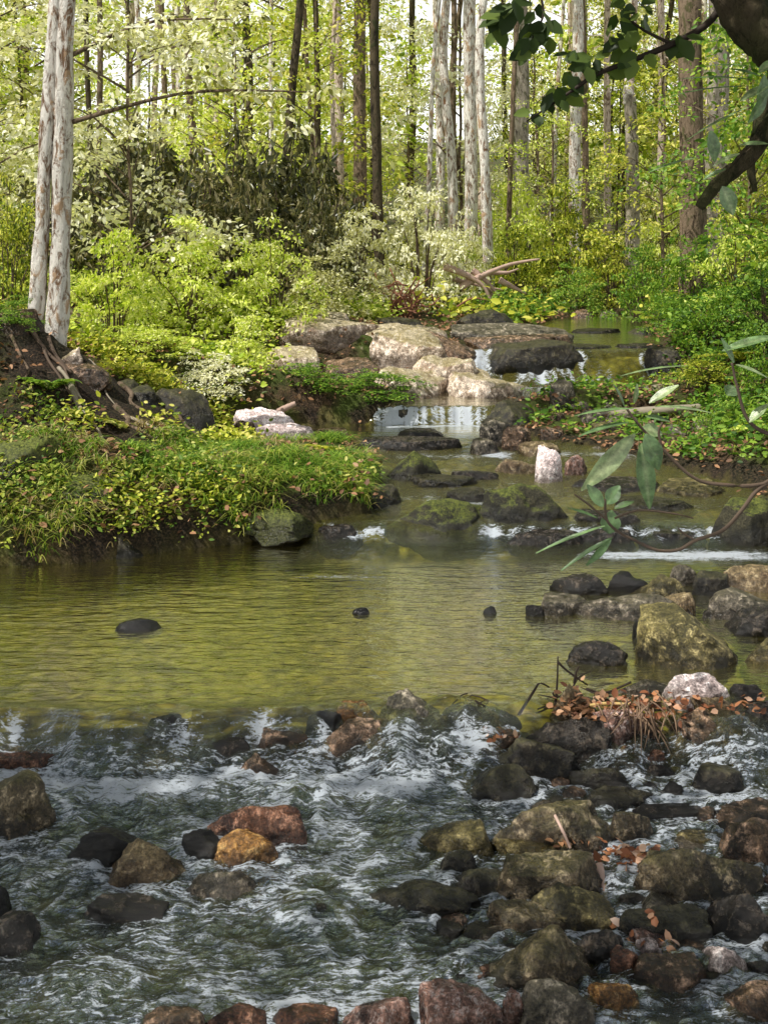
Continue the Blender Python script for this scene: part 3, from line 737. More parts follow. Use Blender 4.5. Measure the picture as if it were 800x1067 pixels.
    tag(o, kind='structure')

water_patch('riffle_water', np.arange(-2.6, 2.62, .0125), np.arange(2.0, 5.101, .0095))
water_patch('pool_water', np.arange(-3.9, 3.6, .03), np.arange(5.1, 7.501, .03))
water_patch('upper_stream_water', np.arange(-2.2, 4.2, .022), np.concatenate([np.arange(7.5, 12.6, .018), np.arange(12.6, 19.0, .08)]))
water_patch('near_water', np.arange(-6, 6.1, .06), np.arange(-8, 2.001, .06))

# ------------------------------------------------------------------ foliage meshes
def spray_leaves(rs, centers, radii, nleaf, leaf, droop=.25, tiltj=.5, vertical=.12):
    pos, dr, up, ln = [], [], [], []
    for c, r in zip(centers, radii):
        n = max(4, int(nleaf * rs.uniform(.6, 1.3)))
        th = rs.rand(n)*2*np.pi; q = np.sqrt(rs.rand(n))
        asp = rs.uniform(.5, 1.0); rot = rs.rand()*np.pi
        lx, ly = r*q*np.cos(th), asp*r*q*np.sin(th)
        x = lx*math.cos(rot) - ly*math.sin(rot); y = lx*math.sin(rot) + ly*math.cos(rot)
        tx, ty = rs.normal()*.25, rs.normal()*.25
        z = -droop*(q*q)*r + tx*x + ty*y + rs.normal(size=n)*vertical*r
        pos.append(np.stack([c[0]+x, c[1]+y, c[2]+z], -1))
        d = np.stack([x, y, np.full(n, -.25*r)], -1) + rs.normal(size=(n, 3))*.45*r
        dr.append(d)
        up.append(np.array([-.42, -.28, .85]) + rs.normal(size=(n, 3))*tiltj)
        ln.append(leaf * rs.uniform(.65, 1.3, n))
    return np.concatenate(pos), np.concatenate(dr), np.concatenate(up), np.concatenate(ln)

LIMB = {'tall': 1.0, 'sap': .45}
def crown_pair(name, seed, z0, z1, Rad, nspray, nleaf, leaf, sprayr, width=1.0, shape='tree', trunk_r=.0, droop=.25, tiltj=.5):
    """returns (limb mesh data, leaf mesh data) about the trunk axis x=y=0"""
    rs = np.random.RandomState(seed)
    cs, rr, limbs = [], [], []
    for k in range(nspray):
        f = rs.rand()
        z = z0 + (z1 - z0)*f
        if shape == 'tree': prof = Rad*(.35 + .65*math.sin(math.pi*min(1, (.12 + .88*f)))**.7)
        elif shape == 'bush': prof = Rad*math.sqrt(max(.05, 1 - (f*.95)**2))
        else: prof = Rad
        rad = prof*math.sqrt(rs.uniform(.15, 1)); a = rs.rand()*2*math.pi
        if shape == 'bush': rad *= rs.uniform(.6, 1.4); z = z*rs.uniform(.75, 1.30)
        c = np.array([rad*math.cos(a), rad*math.sin(a), z]); cs.append(c); rr.append(sprayr*rs.uniform(.6, 1.3))
        if shape == 'tree' and (k % 2 == 0):
            s = np.array([0, 0, max(.3, z - rad*rs.uniform(.2, .6))]); mid = s*.45 + c*.55 + np.array([0, 0, .12*rad])
            limbs.append(tube_np([s, mid, c], np.array([.012 + .016*rad, .010 + .006*rad, .004])*LIMB[name], 5, res=6))
        elif shape == 'bush' and (k % 2 == 0):
            s = np.array([.10*math.cos(a), .10*math.sin(a), -.05]); mid = np.array([c[0]*.45, c[1]*.45, c[2]*.6])
            limbs.append(tube_np([s, mid, c], [.014, .009, .004], 5, res=5))
    V, Fq, v = leaves_np(*spray_leaves(rs, cs, rr, nleaf, leaf, droop, tiltj), width=width, rs=rs)
    return join_np(limbs) if limbs else None, (V, Fq, v)

def mk_leaf_mesh(name, data, mat):
    V, Fq, v = data
    return mesh_np(name, V, Fq, False, {'v': v}, mat)

# ---- tall tree crowns (unit trees around 14 m), saplings and bushes as shared mesh data
TALL, SAP, BUSH = [], [], []
for k in range(4):
    lb, lf = crown_pair('tall', 20+k, 8.0, 16, 2.2, 12, 60, .15, .7)
    TALL.append((lb, lf))
CANOPY = [crown_pair('tall', 35 + k, 6.5, 14, 2.9, 20, 230, .14, .85) for k in range(2)]
for k in range(5):
    lb, lf = crown_pair('sap', 40+k, .9, 5.4, 1.5, 52, 80, .08, .45)
    SAP.append((lb, lf))
for k in range(5):
    lb, lf = crown_pair('bush', 60+k, .08, 1.0, .75, 58, 82, .056, .22, shape='bush', tiltj=.5)
    BUSH.append((lb, lf))
lbd, lfd = crown_pair('rbush', 80, .1, 1.0, .8, 60, 60, .11, .25, width=.62, shape='bush', droop=.9, tiltj=.8)
RBUSH = (lbd, lfd)

_cache = {}
def shared(kind, i, mat):
    key = (kind, i, mat)
    if key not in _cache:
        src = {'canopy': CANOPY, 'tall': TALL, 'sap': SAP, 'bush': BUSH, 'rbush': [RBUSH]}[kind][i]
        _cache[key] = mk_leaf_mesh(kind + '_leaves', src[1], LEAF[mat])
    return _cache[key]
_lc = {}
def shared_limb(kind, i, mat):
    key = (kind, i, mat.name)
    if key not in _lc:
        src = {'canopy': CANOPY, 'tall': TALL, 'sap': SAP, 'bush': BUSH, 'rbush': [RBUSH]}[kind][i]
        _lc[key] = mesh_np(kind + '_limbs', src[0][0], src[0][1], True, None, mat)
    return _lc[key]

# ------------------------------------------------------------------ trees
_tn = [0]
def tree(label, px, Y, wpx, bark, crown=('tall', 0, 'bright'), lean=(0, 0), height=16, cscale=1.0, czoff=0.0, group=None, pts=None, name='tree', base=None, limbs=True):
    """trunk whose foot stands at photo column px, distance Y; width in photo pixels; lean = sideways shift (m) at the top"""
    _tn[0] += 1; sd = _tn[0]
    x = (px - 400)*Y/F; z = tz(x, Y) - .1
    r = wpx*Y/F/2
    root = thing(name, label, 'tree', (x, Y, z), 0, group)
    rs = np.random.RandomState(sd)
    n = 9
    path, rad = [], []
    for i in range(n):
        f = i/(n-1)
        path.append((lean[0]*f + rs.normal()*.035*math.sin(math.pi*f)*height*.12, lean[1]*f + rs.normal()*.03*math.sin(math.pi*f)*height*.1, height*f))
        rad.append(r*(1 - .62*f))
    path.insert(1, (path[0][0]*.9 + path[1][0]*.1, 0, .18)); rad[0] = r*1.55; rad.insert(1, r*1.08)
    V, Fq = tube_np(path, rad, 14, .22, sd, res=60)
    link('trunk', mesh_np('trunk', V, Fq, True, None, BARK[bark]), root)
    if crown:
        k, i, m = crown
        rot = rs.rand()*6.28
        c = link('crown', shared(k, i, m), root); c.location = (lean[0]*.7, lean[1]*.7, czoff); c.scale = (cscale,)*3; c.rotation_euler = (0, 0, rot)
        if limbs:
            b = link('limbs', shared_limb(k, i, BARK[bark]), root); b.location = c.location; b.scale = c.scale; b.rotation_euler = c.rotation_euler
    return root

# the pale twin on the left bank
def twin():
    Y = 9.6; x = (46 - 400)*Y/F; z = tz(x, Y) - .12
    root = thing('twin_trunk_tree', 'pale sunlit tree with two trunks rising from the left bank', 'tree', (x, Y, z))
    for k, (b, t, w) in enumerate([(33, 54, 15), (58, 68, 20)]):
        r = w*Y/F/2
        xb, xt = (b - 46)*Y/F, (t - 46)*Y/F
        sl = (xt - xb)/2.4
        path = [(xb*.9 - .02, 0, 0), (xb, 0, .2), (xb + sl*1.0, .02, 1.0), (xb + sl*2.2, -.02, 2.2), (xb + sl*4.4, .05, 4.4), (xb + sl*8, .2, 8), (xb + sl*12, .2, 12)]
        V, Fq = tube_np(path, [r*2.0, r*1.25, r, r*.97, r*.9, r*.7, r*.35], 16, .34, 50+k, res=60)
        link('trunk', mesh_np('trunk', V, Fq, True, None, BARK['pale']), root)
    for k, pts in enumerate([[(.0, 0, .25), (.18, -.25, .0), (.32, -.5, -.30), (.36, -.75, -.62)],
                             [(-.1, 0, .25), (-.1, -.35, .0), (.05, -.8, -.32), (.18, -1.1, -.55)]]):
        V, Fq = tube_np(pts, [.09, .065, .045, .02], 9, .3, 70+k, res=22)
        link('root', mesh_np('root', V, Fq, True, None, BARK['pale']), root)
    c = link('crown', shared('tall', 1, 'pale'), root); c.location = (.1, 0, -.5); c.scale = (.95, .95, .9)
    b = link('limbs', shared_limb('tall', 1, BARK['pale']), root); b.location = c.location; b.scale = c.scale
    rs = np.random.RandomState(44)
    cs, rr, tw = [], [], []
    for (x0, y0, x1, y1) in [(66, 130, 330, 96), (70, 60, 240, 20)]:
        a = np.array(P(x0, y0, Y) - Vector((x, Y, z))); b = np.array(P(x1, y1, Y - .5) - Vector((x, Y, z)))
        m = (a + b)/2 + np.array([0, 0, .12])
        tw.append(tube_np([a, m, b], [.022, .012, .004], 6, .2, 3, 12))
        for f in np.linspace(.25, 1.05, 9):
            c = a + (b - a)*f + np.array([0, 0, .12*math.sin(math.pi*min(f, 1))]); cs.append(c + rs.normal(size=3)*.08); rr.append(rs.uniform(.16, .30))
    V, Fq = join_np(tw); br = link('leafy_branch', mesh_np('leafy_branch', V, Fq, True, None, BARK['brown']), root)
    d = spray_leaves(rs, cs, rr, 60, .065, .3, .4, .05)
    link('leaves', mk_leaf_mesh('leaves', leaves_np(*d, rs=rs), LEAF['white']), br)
twin()

T = tree
T('thin dark leaning trunk left of the twin dark stems', 291, 17.5, 10, 'dark', ('tall', 0, 'bright'), (.9, .2), 15)
T('slim dark straight trunk in front of the pale bush', 397, 16.5, 11, 'dark', ('tall', 2, 'mid'), (0, .1), 16)
T('brown trunk behind the slim dark straight one', 374, 24, 15, 'brown', ('tall', 1, 'bright'), (.1, 0), 18)
T('pale slim trunk left of the brown one', 356, 27, 11, 'pink', ('tall', 3, 'bright'), (-.2, 0), 18)
T('pale thin trunk at the back of the sunlit cluster', 455, 26, 10, 'pale', ('tall', 0, 'pale'), (.1, 0), 18)
T('pale trunk in the middle of the sunlit cluster', 472, 22, 11, 'pale', ('tall', 3, 'bright'), (-.2, 0), 17)
T('thickest pale trunk of the sunlit cluster', 490, 21, 15, 'pale', ('tall', 2, 'pale'), (.1, .2), 18)
T('pale trunk with brown base at the end of the sunlit cluster', 510, 19, 11, 'pale', ('tall', 1, 'bright'), (-.15, 0), 16)
T('greyish green trunk hung with leaves right of the sunlit cluster', 544, 24, 18, 'grey', ('tall', 2, 'mid'), (0, 0), 18)
T('pale trunk behind the hanging dark leaves', 601, 25, 14, 'pale', ('tall', 0, 'bright'), (-.1, 0), 18)
T('big dark brown trunk below the leaning mossy trunk', 722, 15.5, 28, 'brown', ('tall', 3, 'green'), (-.15, .2), 16)
T('pale thick trunk partly behind the big dark brown one', 745, 22, 24, 'grey', ('tall', 1, 'bright'), (0, 0), 18)
T('thin stem between the leaning dark trunk and the slim dark one', 335, 22, 7, 'dark', ('tall', 2, 'bright'), (-.5, 0), 14)
T('brown stem above the shaded thicket', 205, 21, 9, 'brown', ('tall', 3, 'bright'), (-.2, 0), 15)
T('slender stem close right of the pale twin trunks', 100, 19, 7, 'brown', ('tall', 0, 'bright'), (.3, 0), 14)
T('slender pinkish trunk between the pale trunk and the broken snag', 632, 28, 8, 'pink', ('tall', 2, 'bright'), (.2, 0), 16)
T('thin pale trunk right of the broken snag', 688, 27, 9, 'pink', ('tall', 3, 'bright'), (0, 0), 16)
T('thin brown stem left of the greyish green trunk', 528, 20, 6, 'brown', ('tall', 1, 'mid'), (.3, 0), 13)

# broken snag
def snag():
    Y = 19; px = 657; x = (px-400)*Y/F; z = tz(x, Y) - .1
    root = thing('broken_snag', 'short broken dead trunk with a pale torn top', 'tree', (x, Y, z))
    top = H + (YH - 92)*Y/F - z
    r = 14*Y/F/2
    V, Fq = tube_np([(0,0,0), (0,0,.3), (.03,0,top*.5), (-.02,0,top*.97)], [r*1.5, r*1.1, r, r*.9], 14, .3, 9, res=40)
    link('trunk', mesh_np('trunk', V, Fq, True, None, BARK['grey']), root)
    V, Fq = tube_np([(-.02,0,top*.93), (-.04,0,top*.98), (-.07,.01,top*1.05)], [r*.96, r*.8, r*.12], 11, .5, 12, res=10)
    link('torn_top', mesh_np('torn_top', V, Fq, True, None, BARK['pale']), root)
snag()

# background trees and saplings deep in the wood
rs = np.random.RandomState(11)
GB = 'trees deep in the sunlit wood'
for k in range(34):
    Y = rs.uniform(27, 62); px = rs.uniform(-260, 1060)
    T('slender tree deep in the bright sunlit wood', px, Y, rs.uniform(5, 9), ['pink', 'brown', 'pale', 'grey', 'dark'][k % 5], ('tall', k % 4, ['bright', 'bright', 'pale', 'mid'][k % 4]), (rs.normal()*.3, 0), rs.uniform(14, 19), rs.uniform(.85, 1.15), group=GB)
GS = 'leafy saplings of the understory'
sap_spots = []
for k in range(58):
    Y = rs.uniform(21, 46); px = rs.uniform(-200, 1000)
    if 425 < px < 740 and Y < 30: Y += 12
    if 270 < px < 425 and Y < 26: Y += 9
    if (85 < px < 225 or 430 < px < 530) and k % 5: continue
    sap_spots.append((px, Y))
    m = ['bright', 'bright', 'pale', 'bright', 'mid'][k % 5]
    if 330 < px < 540 and k % 2: m = 'pale'
    tree('leafy yellow-green sapling in the understory', px, Y, rs.uniform(2.5, 5), ['brown', 'dark'][k % 2], ('sap', k % 5, m), (rs.normal()*.2, 0), 5.2, rs.uniform(.8, 1.35), group=GS, name='sapling', limbs=True)
for k in range(26):
    Y = rs.uniform(29, 50); px = -150 + 1100*(k + rs.rand())/26
    if (85 < px < 225 or 430 < px < 530): continue
    tree('tall leafy young tree filling the back of the wood', px, Y, rs.uniform(3, 6), ['brown', 'dark', 'pink'][k % 3], ('sap', k % 5, ['bright', 'pale', 'bright', 'white'][k % 4]), (rs.normal()*.3, 0), 5.4*2.2, rs.uniform(1.7, 2.6), group='tall leafy young trees at the back of the wood', name='young_tree', limbs=True)
for k in range(18):
    Y = rs.uniform(19, 33); px = 90 + 640*(k + rs.rand())/18
    T('slim bare lower trunk among the sunlit understory', px, Y, rs.uniform(5, 9), ['dark', 'pale', 'brown', 'pink'][k % 4], ('tall', k % 4, ['bright', 'pale'][k % 2]), (rs.normal()*.4, 0), rs.uniform(13, 17), rs.uniform(.75, .95), 1.2, group='slim trunks among the understory')
# nearer saplings, each with a place of its own
for (px, Y, m, i, sc, lab) in [
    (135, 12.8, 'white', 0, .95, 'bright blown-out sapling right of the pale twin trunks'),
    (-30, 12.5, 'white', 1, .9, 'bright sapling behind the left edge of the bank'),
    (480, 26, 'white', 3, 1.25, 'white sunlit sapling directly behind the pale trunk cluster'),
    (245, 18.5, 'bright', 2, 1.0, 'sapling with flat yellow-green sprays above the shaded thicket'),
    (330, 19, 'mid', 3, 1.0, 'green sapling behind the thin leaning trunk'),
    (575, 20, 'bright', 0, .65, 'yellow-green sapling behind the root wad'),
    (780, 14, 'green', 2, .8, 'deep green sapling at the right edge behind the big trunk'),
    (850, 11, 'green', 3, .8, 'green sapling at the right bank beyond the edge'),
    (690, 18, 'mid', 1, .8, 'green sapling right of the broken snag')]:
    tree(lab, px, Y, 4, 'brown', ('sap', i, m), (0, 0), 5.2*sc, sc, name='sapling')

# unseen canopy tree on the near bank, placed and clumped to shade the riffle
for k, (x, y, i, sc, lab) in enumerate([
    (-6.6, 1.9, 0, .72, 'tall unseen shade tree on the near left bank beside the riffle')]):
    px = (x)*F/max(y, .01) + 400
    z = tz(x, y) - .1
    root = thing('tree', lab, 'tree', (x, y, z))
    V, Fq = tube_np([(0,0,0), (0,0,.3), (.1,0,5), (0,.1,11)], [.24, .17, .14, .05], 14, .25, 90+k, res=40)
    link('trunk', mesh_np('trunk', V, Fq, True, None, BARK['brown']), root)
    c = link('crown', shared('canopy', i, 'mid'), root); c.scale = (sc*1.1, sc*1.1, sc*.8); c.rotation_euler = (0, 0, k*1.3)
    b = link('limbs', shared_limb('canopy', i, BARK['brown']), root); b.scale = c.scale; b.rotation_euler = c.rotation_euler

def dapple_tree():  # unseen tree added to cast dapples on the near stones
    x, y = -2.9, 1.7; z = tz(x, y) - .1
    root = thing('tree', 'slender leaning tree added out of view to dapple the riffle stones', 'tree', (x, y, z))
    V, Fq = tube_np([(0,0,0), (.05,0,.4), (.4,.1,2.0), (1.1,.4,3.5), (2.0,.7,4.3)], [.09,.06,.05,.035,.01], 10, .25, 97, 40)
    link('trunk', mesh_np('trunk', V, Fq, True, None, BARK['brown']), root)
    rs = np.random.RandomState(15); cs, rr, tw = [], [], []
    for k in range(44):
        c = np.array([rs.uniform(.3, 3.4), rs.uniform(-.5, 1.9), rs.uniform(3.6, 4.9)]); cs.append(c); rr.append(rs.uniform(.16, .34))
        if k % 2 == 0: tw.append(tube_np([(1.1,.4,3.5), (np.array([1.1,.4,3.5]) + c)/2 + np.array([0,0,.15]), c], [.018,.01,.004], 5, res=6))
    V, Fq = join_np(tw); link('limbs', mesh_np('limbs', V, Fq, True, None, BARK['brown']), root)
    d = spray_leaves(rs, cs, rr, 75, .075, .3, .4, .06)
    link('crown', mk_leaf_mesh('crown', leaves_np(*d, rs=rs), LEAF['mid']), root)
dapple_tree()

# ------------------------------------------------------------------ shrubs
_bn = [0]
def shrub(label, px, Y, wpx, top_py, mat, kind='bush', group=None, base_py=None):
    _bn[0] += 1; k = _bn[0]
    x = (px-400)*Y/F
    z = tz(x, Y) - .04
    w = wpx*Y/F; h = max(.25, H - (top_py - YH)*Y/F - z)
    root = thing('shrub', label, 'shrub', (x, Y, z), 0, group)
    i = k % 5 if kind == 'bush' else 0
    for nm, me in (('foliage', shared(kind, i, mat)), ('stems', shared_limb(kind, i, TWIG))):
        o = link(nm, me, root); o.scale = (w/1.75, w/1.75*.9, h/1.15); o.rotation_euler = (0, 0, 0) ; o.rotation_euler = (0, 0, k*2.1)
    return root
S = shrub
# shaded rhododendron thicket
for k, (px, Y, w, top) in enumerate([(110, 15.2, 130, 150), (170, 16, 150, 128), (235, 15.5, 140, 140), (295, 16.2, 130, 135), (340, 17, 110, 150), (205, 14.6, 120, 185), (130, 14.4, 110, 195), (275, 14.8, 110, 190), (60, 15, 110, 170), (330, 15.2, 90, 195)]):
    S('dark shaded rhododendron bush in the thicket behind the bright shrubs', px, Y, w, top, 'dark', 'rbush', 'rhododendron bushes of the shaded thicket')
# bright shrubs on the left bank
for (px, Y, w, top, m, lab) in [
    (120, 11.6, 130, 250, 'bright', 'yellow-green shrub right of the pale twin trunks'),
    (200, 12.4, 140, 232, 'bright', 'tall bright shrub in front of the shaded thicket'),
    (285, 12.8, 130, 240, 'bright', 'bright shrub above the pale sunlit slab'),
    (160, 10.9, 120, 345, 'bright', 'low bright shrub on the bank above the dark rock'),
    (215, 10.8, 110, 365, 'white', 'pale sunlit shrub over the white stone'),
    (255, 11.3, 100, 335, 'bright', 'low shrub between the white stone and the pale slab'),
    (110, 10.6, 80, 365, 'bright', 'small shrub on the bank right of the sunlit roots'),
    (10, 10.4, 90, 200, 'mid', 'green shrub left of the pale twin trunks'),
    (15, 9.3, 70, 318, 'green', 'small green shrub at the foot of the pale twin trunks'),
    (370, 15.2, 130, 215, 'white', 'pale blown-out shrub below the slim dark trunk'),
    (440, 16.6, 120, 205, 'white', 'pale shrub left of the sunlit trunk cluster'),
    (340, 13.8, 120, 270, 'pale', 'bright shrub left of the brown brush'),
    (475, 17.8, 90, 230, 'white', 'pale shrub behind the root wad'),
    (390, 11.25, 130, 395, 'green', 'dark green shrub beside the small waterfall'),
    (325, 11.15, 110, 388, 'green', 'green shrub between the white stone and the waterfall'),
    (535, 18.6, 80, 245, 'mid', 'green shrub right of the root wad'),
    (590, 19.6, 110, 200, 'mid', 'olive shrub below the pale trunk'),
    (640, 19, 100, 235, 'mid', 'olive shrub at the foot of the broken snag'),
    (540, 20.5, 100, 190, 'bright', 'yellow shrub at the foot of the greyish trunk'),
    (600, 18.3, 80, 275, 'green', 'low green shrub at the end of the upper pool'),
    (665, 17.2, 90, 262, 'green', 'low green shrub right of the upper pool end'),
    (715, 15, 100, 250, 'green', 'green shrub at the foot of the big dark brown trunk'),
    (770, 13.5, 110, 225, 'bright', 'bright green shrub right of the big dark brown trunk'),
    (700, 13.6, 80, 310, 'green', 'low shrub on the right bank of the upper pool'),
    (745, 12.2, 100, 300, 'green', 'shrub above the mossy ledge on the right bank'),
    (800, 11.4, 120, 280, 'green', 'tall shrub at the right edge above the log'),
    (735, 11.0, 90, 370, 'mid', 'low shrub on the right bank above the rubble'),
    (790, 10.2, 100, 365, 'green', 'leafy shrub at the right edge over the grey log'),
    (760, 9.7, 80, 415, 'green', 'small shrub on the right bank by the grey log'),
    (830, 9.0, 120, 400, 'green', 'shrub at the right edge above the black mossy boulder')]:
    S(lab, px, Y, w, top, m)
for k in range(36):
    Y = rs.uniform(20, 36); px = rs.uniform(-150, 950)
    S('yellow-green bush on the forest floor', px, Y, rs.uniform(70, 130), 300 - rs.uniform(60, 110), ['bright', 'pale', 'mid', 'bright'][k % 4], 'bush', 'bushes on the forest floor')

# far wood as one mass
def far_wood():
    rs = np.random.RandomState(77)
    cs = []; rr = []
    for k in range(650):
        Y = rs.uniform(60, 92); x = rs.uniform(-50, 50); q = 400 + x*F/Y
        if (85 < q < 225 or 430 < q < 530) and k % 6: continue
        cs.append((x, Y, tz(0, Y) + rs.uniform(-.5, 9))); rr.append(rs.uniform(.9, 1.7))
    d = spray_leaves(rs, cs, rr, 26, .42, .3, .6)
    o = link('far_wood', mk_leaf_mesh('far_wood', leaves_np(*d, rs=rs), LEAF['bright'])); tag(o, 'bright leafy mass of the far wood', 'wood', kind='stuff')
far_wood()

# ------------------------------------------------------------------ ground cover (stuff)
def scatter(name, label, n, region, leaf, mat, tuft=.06, width=1.0, hgt=.08, seed=1, cond=None, tiltj=.6, upright=.2):
    rs = np.random.RandomState(seed)
    x0, x1, y0, y1 = region
    x = rs.uniform(x0, x1, n*3); y = rs.uniform(y0, y1, n*3)
    e = np.maximum(xl(y) - x, x - xr(y))
    keep = (e > .05 + .10*pnoise(x*5, y*5, 1.7)) | (y > 18.4)
    keep &= (earth(x, y) + .5*fbm(x*4, y*4, 3.3, 2) < .62)
    if cond is not None: keep &= cond(x, y, e)
    x, y = x[keep][:n], y[keep][:n]
    n = len(x)
    z = terrain(x, y)
    per = 7
    X = np.repeat(x, per) + rs.normal(size=n*per)*tuft; Yy = np.repeat(y, per) + rs.normal(size=n*per)*tuft
    Z = np.repeat(z, per) + np.abs(rs.normal(size=n*per))*hgt + .005
    d = rs.normal(size=(n*per, 3)); d[:, 2] = d[:, 2]*.3 + upright
    up = np.array([-.42, -.28, .85]) + rs.normal(size=(n*per, 3))*tiltj
    V, Fq, v = leaves_np(np.stack([X, Yy, Z], -1), d, up, leaf*rs.uniform(.6, 1.3, n*per), width, rs)
    o = link(name, mk_leaf_mesh(name, (V, Fq, v), LEAF[mat])); tag(o, label, 'ground cover', kind='stuff')

mossmask = lambda x, y, e: (fbm(x*1.1, y*1.1, 4.4, 3) > -.05)
scatter('ground_cover', 'low green plants covering the mossy left bank point', 1700, (-3.6, .1, 6.9, 8.8), .034, 'grass', .05, 1.1, .035, 3, lambda x, y, e: (e < 3) & (fbm(x*2.6, y*2.6, 4.4, 4) > .08))
scatter('ground_cover', 'bright low plants on the near corner of the left bank', 1500, (-2.9, -.9, 6.9, 7.9), .034, 'mid', .06, 1.1, .05, 4, lambda x, y, e: (e < .55 + .25*fbm(x*3, y*3, 1.2, 2)) & (fbm(x*3.2, y*3.2, 9.4, 3) > .05))
scatter('ground_cover', 'green plants on the earth bank under the twin trunks', 2600, (-4.2, -1.0, 8.4, 10.6), .045, 'mid', .07, 1.1, .06, 5, lambda x, y, e: fbm(x*2.2, y*2.2, 2.4, 4) > .16)
scatter('ground_cover', 'bright leafy cover on the slope behind the side pool', 5200, (-5.5, 0, 10.4, 15), .06, 'bright', .09, 1.1, .10, 6, lambda x, y, e: (fbm(x*1.0, y*1.0, 8.4, 3) > -.15) & ~((x > -1.0) & (x < 1.3) & (y < 13)))
scatter('ground_cover', 'green leafy cover on the right bank', 6500, (1.3, 6.5, 8.4, 18), .055, 'green', .09, 1.1, .11, 7, lambda x, y, e: (e > .12 + lin(y, [8.8, 9.6, 10.4, 11.3, 11.9, 12.3], [0, .6, 1.5, 1.2, .5, 0])) & (fbm(x*1.6, y*1.6, 1.4, 3) > -.2))
scatter('ground_cover', 'leafy cover on the forest floor beyond the upper pool', 5200, (-12, 14, 15, 34), .12, 'mid', .18, 1.1, .14, 8, lambda x, y, e: (fbm(x*.5, y*.5, 1.4, 3) > -.2))
scatter('leaf_litter', 'brown fallen leaves on the forest banks', 6000, (-5, 5, 6.9, 18), .045, 'litter', .1, 1.2, .004, 9, None, .35, 0)

def grass_np(pts, h, rs, lean=.5, w=.006):
    n = len(pts); segs = 5
    a = rs.rand(n)*2*np.pi; L = h*rs.uniform(.5, 1.5, n)
    dx, dy = np.cos(a), np.sin(a)
    Vs = np.zeros((n, segs*2, 3))
    for i in range(segs):
        f = i/(segs-1); ww = w*(1 - .92*f)
        out = lean*L*f**1.6; up = L*(f - .85*f**2.2)
        c = pts + np.stack([dx*out, dy*out, up], -1)
        Vs[:, i*2] = c + np.stack([-dy*ww, dx*ww, 0*dx], -1); Vs[:, i*2+1] = c - np.stack([-dy*ww, dx*ww, 0*dx], -1)
    fs = np.array([[2*i, 2*i+1, 2*i+3, 2*i+2] for i in range(segs-1)])
    Fq = (fs[None] + (np.arange(n)*segs*2)[:, None, None]).reshape(-1, 4)
    return Vs.reshape(-1, 3), Fq, np.repeat(rs.rand(n), segs*2)

def grass(name, label, n, region, h, seed, cond=None, mat='grass'):
    rs = np.random.RandomState(seed); x0, x1, y0, y1 = region
    x = rs.uniform(x0, x1, n*3); y = rs.uniform(y0, y1, n*3)
    e = np.maximum(xl(y) - x, x - xr(y)); k = (e > .05 + .10*pnoise(x*5, y*5, 1.7))
    k &= (earth(x, y) + .6*fbm(x*4, y*4, 3.3, 2) < .62)
    if cond is not None: k &= cond(x, y, e)
    x, y = x[k][:n], y[k][:n]
    V, Fq, v = grass_np(np.stack([x, y, terrain(x, y) - .01], -1), h, rs, .95, .0045)
    o = link(name, mk_leaf_mesh(name, (V, Fq, v), LEAF[mat])); tag(o, label, 'grass', kind='stuff')
grass('grass', 'long green grass hanging over the left bank point', 9000, (-2.2, .05, 7.6, 9.7), .14, 21, lambda x, y, e: (e < 1.6) & (fbm(x*2.6, y*2.6, 6.4, 3) > -.06), 'green')
grass('grass', 'tufts of grass along the near left waterline', 7500, (-2.8, -.1, 6.9, 8.2), .17, 22, lambda x, y, e: (e < .9) & (fbm(x*2.6, y*2.6, 5.4, 3) > -.05))
grass('grass', 'dry straw coloured grass on the left bank', 3000, (-2.9, .05, 7.0, 9.3), .16, 24, lambda x, y, e: (e < 2) & (fbm(x*3.0, y*3.0, 3.4, 3) > .12), 'straw')
scatter('ground_cover', 'sparse green plants between the rubble of the right bank', 700, (1.0, 4, 8.8, 12.4), .05, 'green', .06, 1.1, .05, 27, lambda x, y, e: (e > .1) & (fbm(x*3, y*3, 1.4, 3) > .12))
grass('grass', 'grass along the right bank', 2200, (1.2, 4.2, 8.8, 17), .22, 23, lambda x, y, e: (e > .1 + lin(y, [8.8, 9.6, 10.4, 11.3, 11.9, 12.3], [0, .6, 1.4, 1.2, .5, 0])) & (e < 2.2))

def fern_mesh(seed):
    rs = np.random.RandomState(seed); pos, dr, up, ln = [], [], [], []
    for k in range(9):
        a = k*2*math.pi/9 + rs.normal()*.2; L = rs.uniform(.75, 1.1); n = 22
        for i in range(n):
            f = (i + 1)/n; r = L*f*.8; z = L*(.9*f - .75*f*f)
            w = .26*L*math.sin(math.pi*min(1, .12 + .88*f))**.8
            for sgn in (-1, 1):
                pos.append((r*math.cos(a), r*math.sin(a), z)); ln.append(w)
                dr.append((-math.sin(a)*sgn + .45*math.cos(a), math.cos(a)*sgn + .45*math.sin(a), -.15)); up.append((0, 0, 1))
    V, Fq, v = leaves_np(np.array(pos), np.array(dr), np.array(up) + rs.normal(size=(len(pos), 3))*.15, np.array(ln), .75, rs)
    return V, Fq, v
FERN = [mk_leaf_mesh('fern_fronds', fern_mesh(k), LEAF[m]) for k, m in enumerate(['green', 'grass', 'mid', 'bright'])]
rsq = np.random.RandomState(88); _n = 0
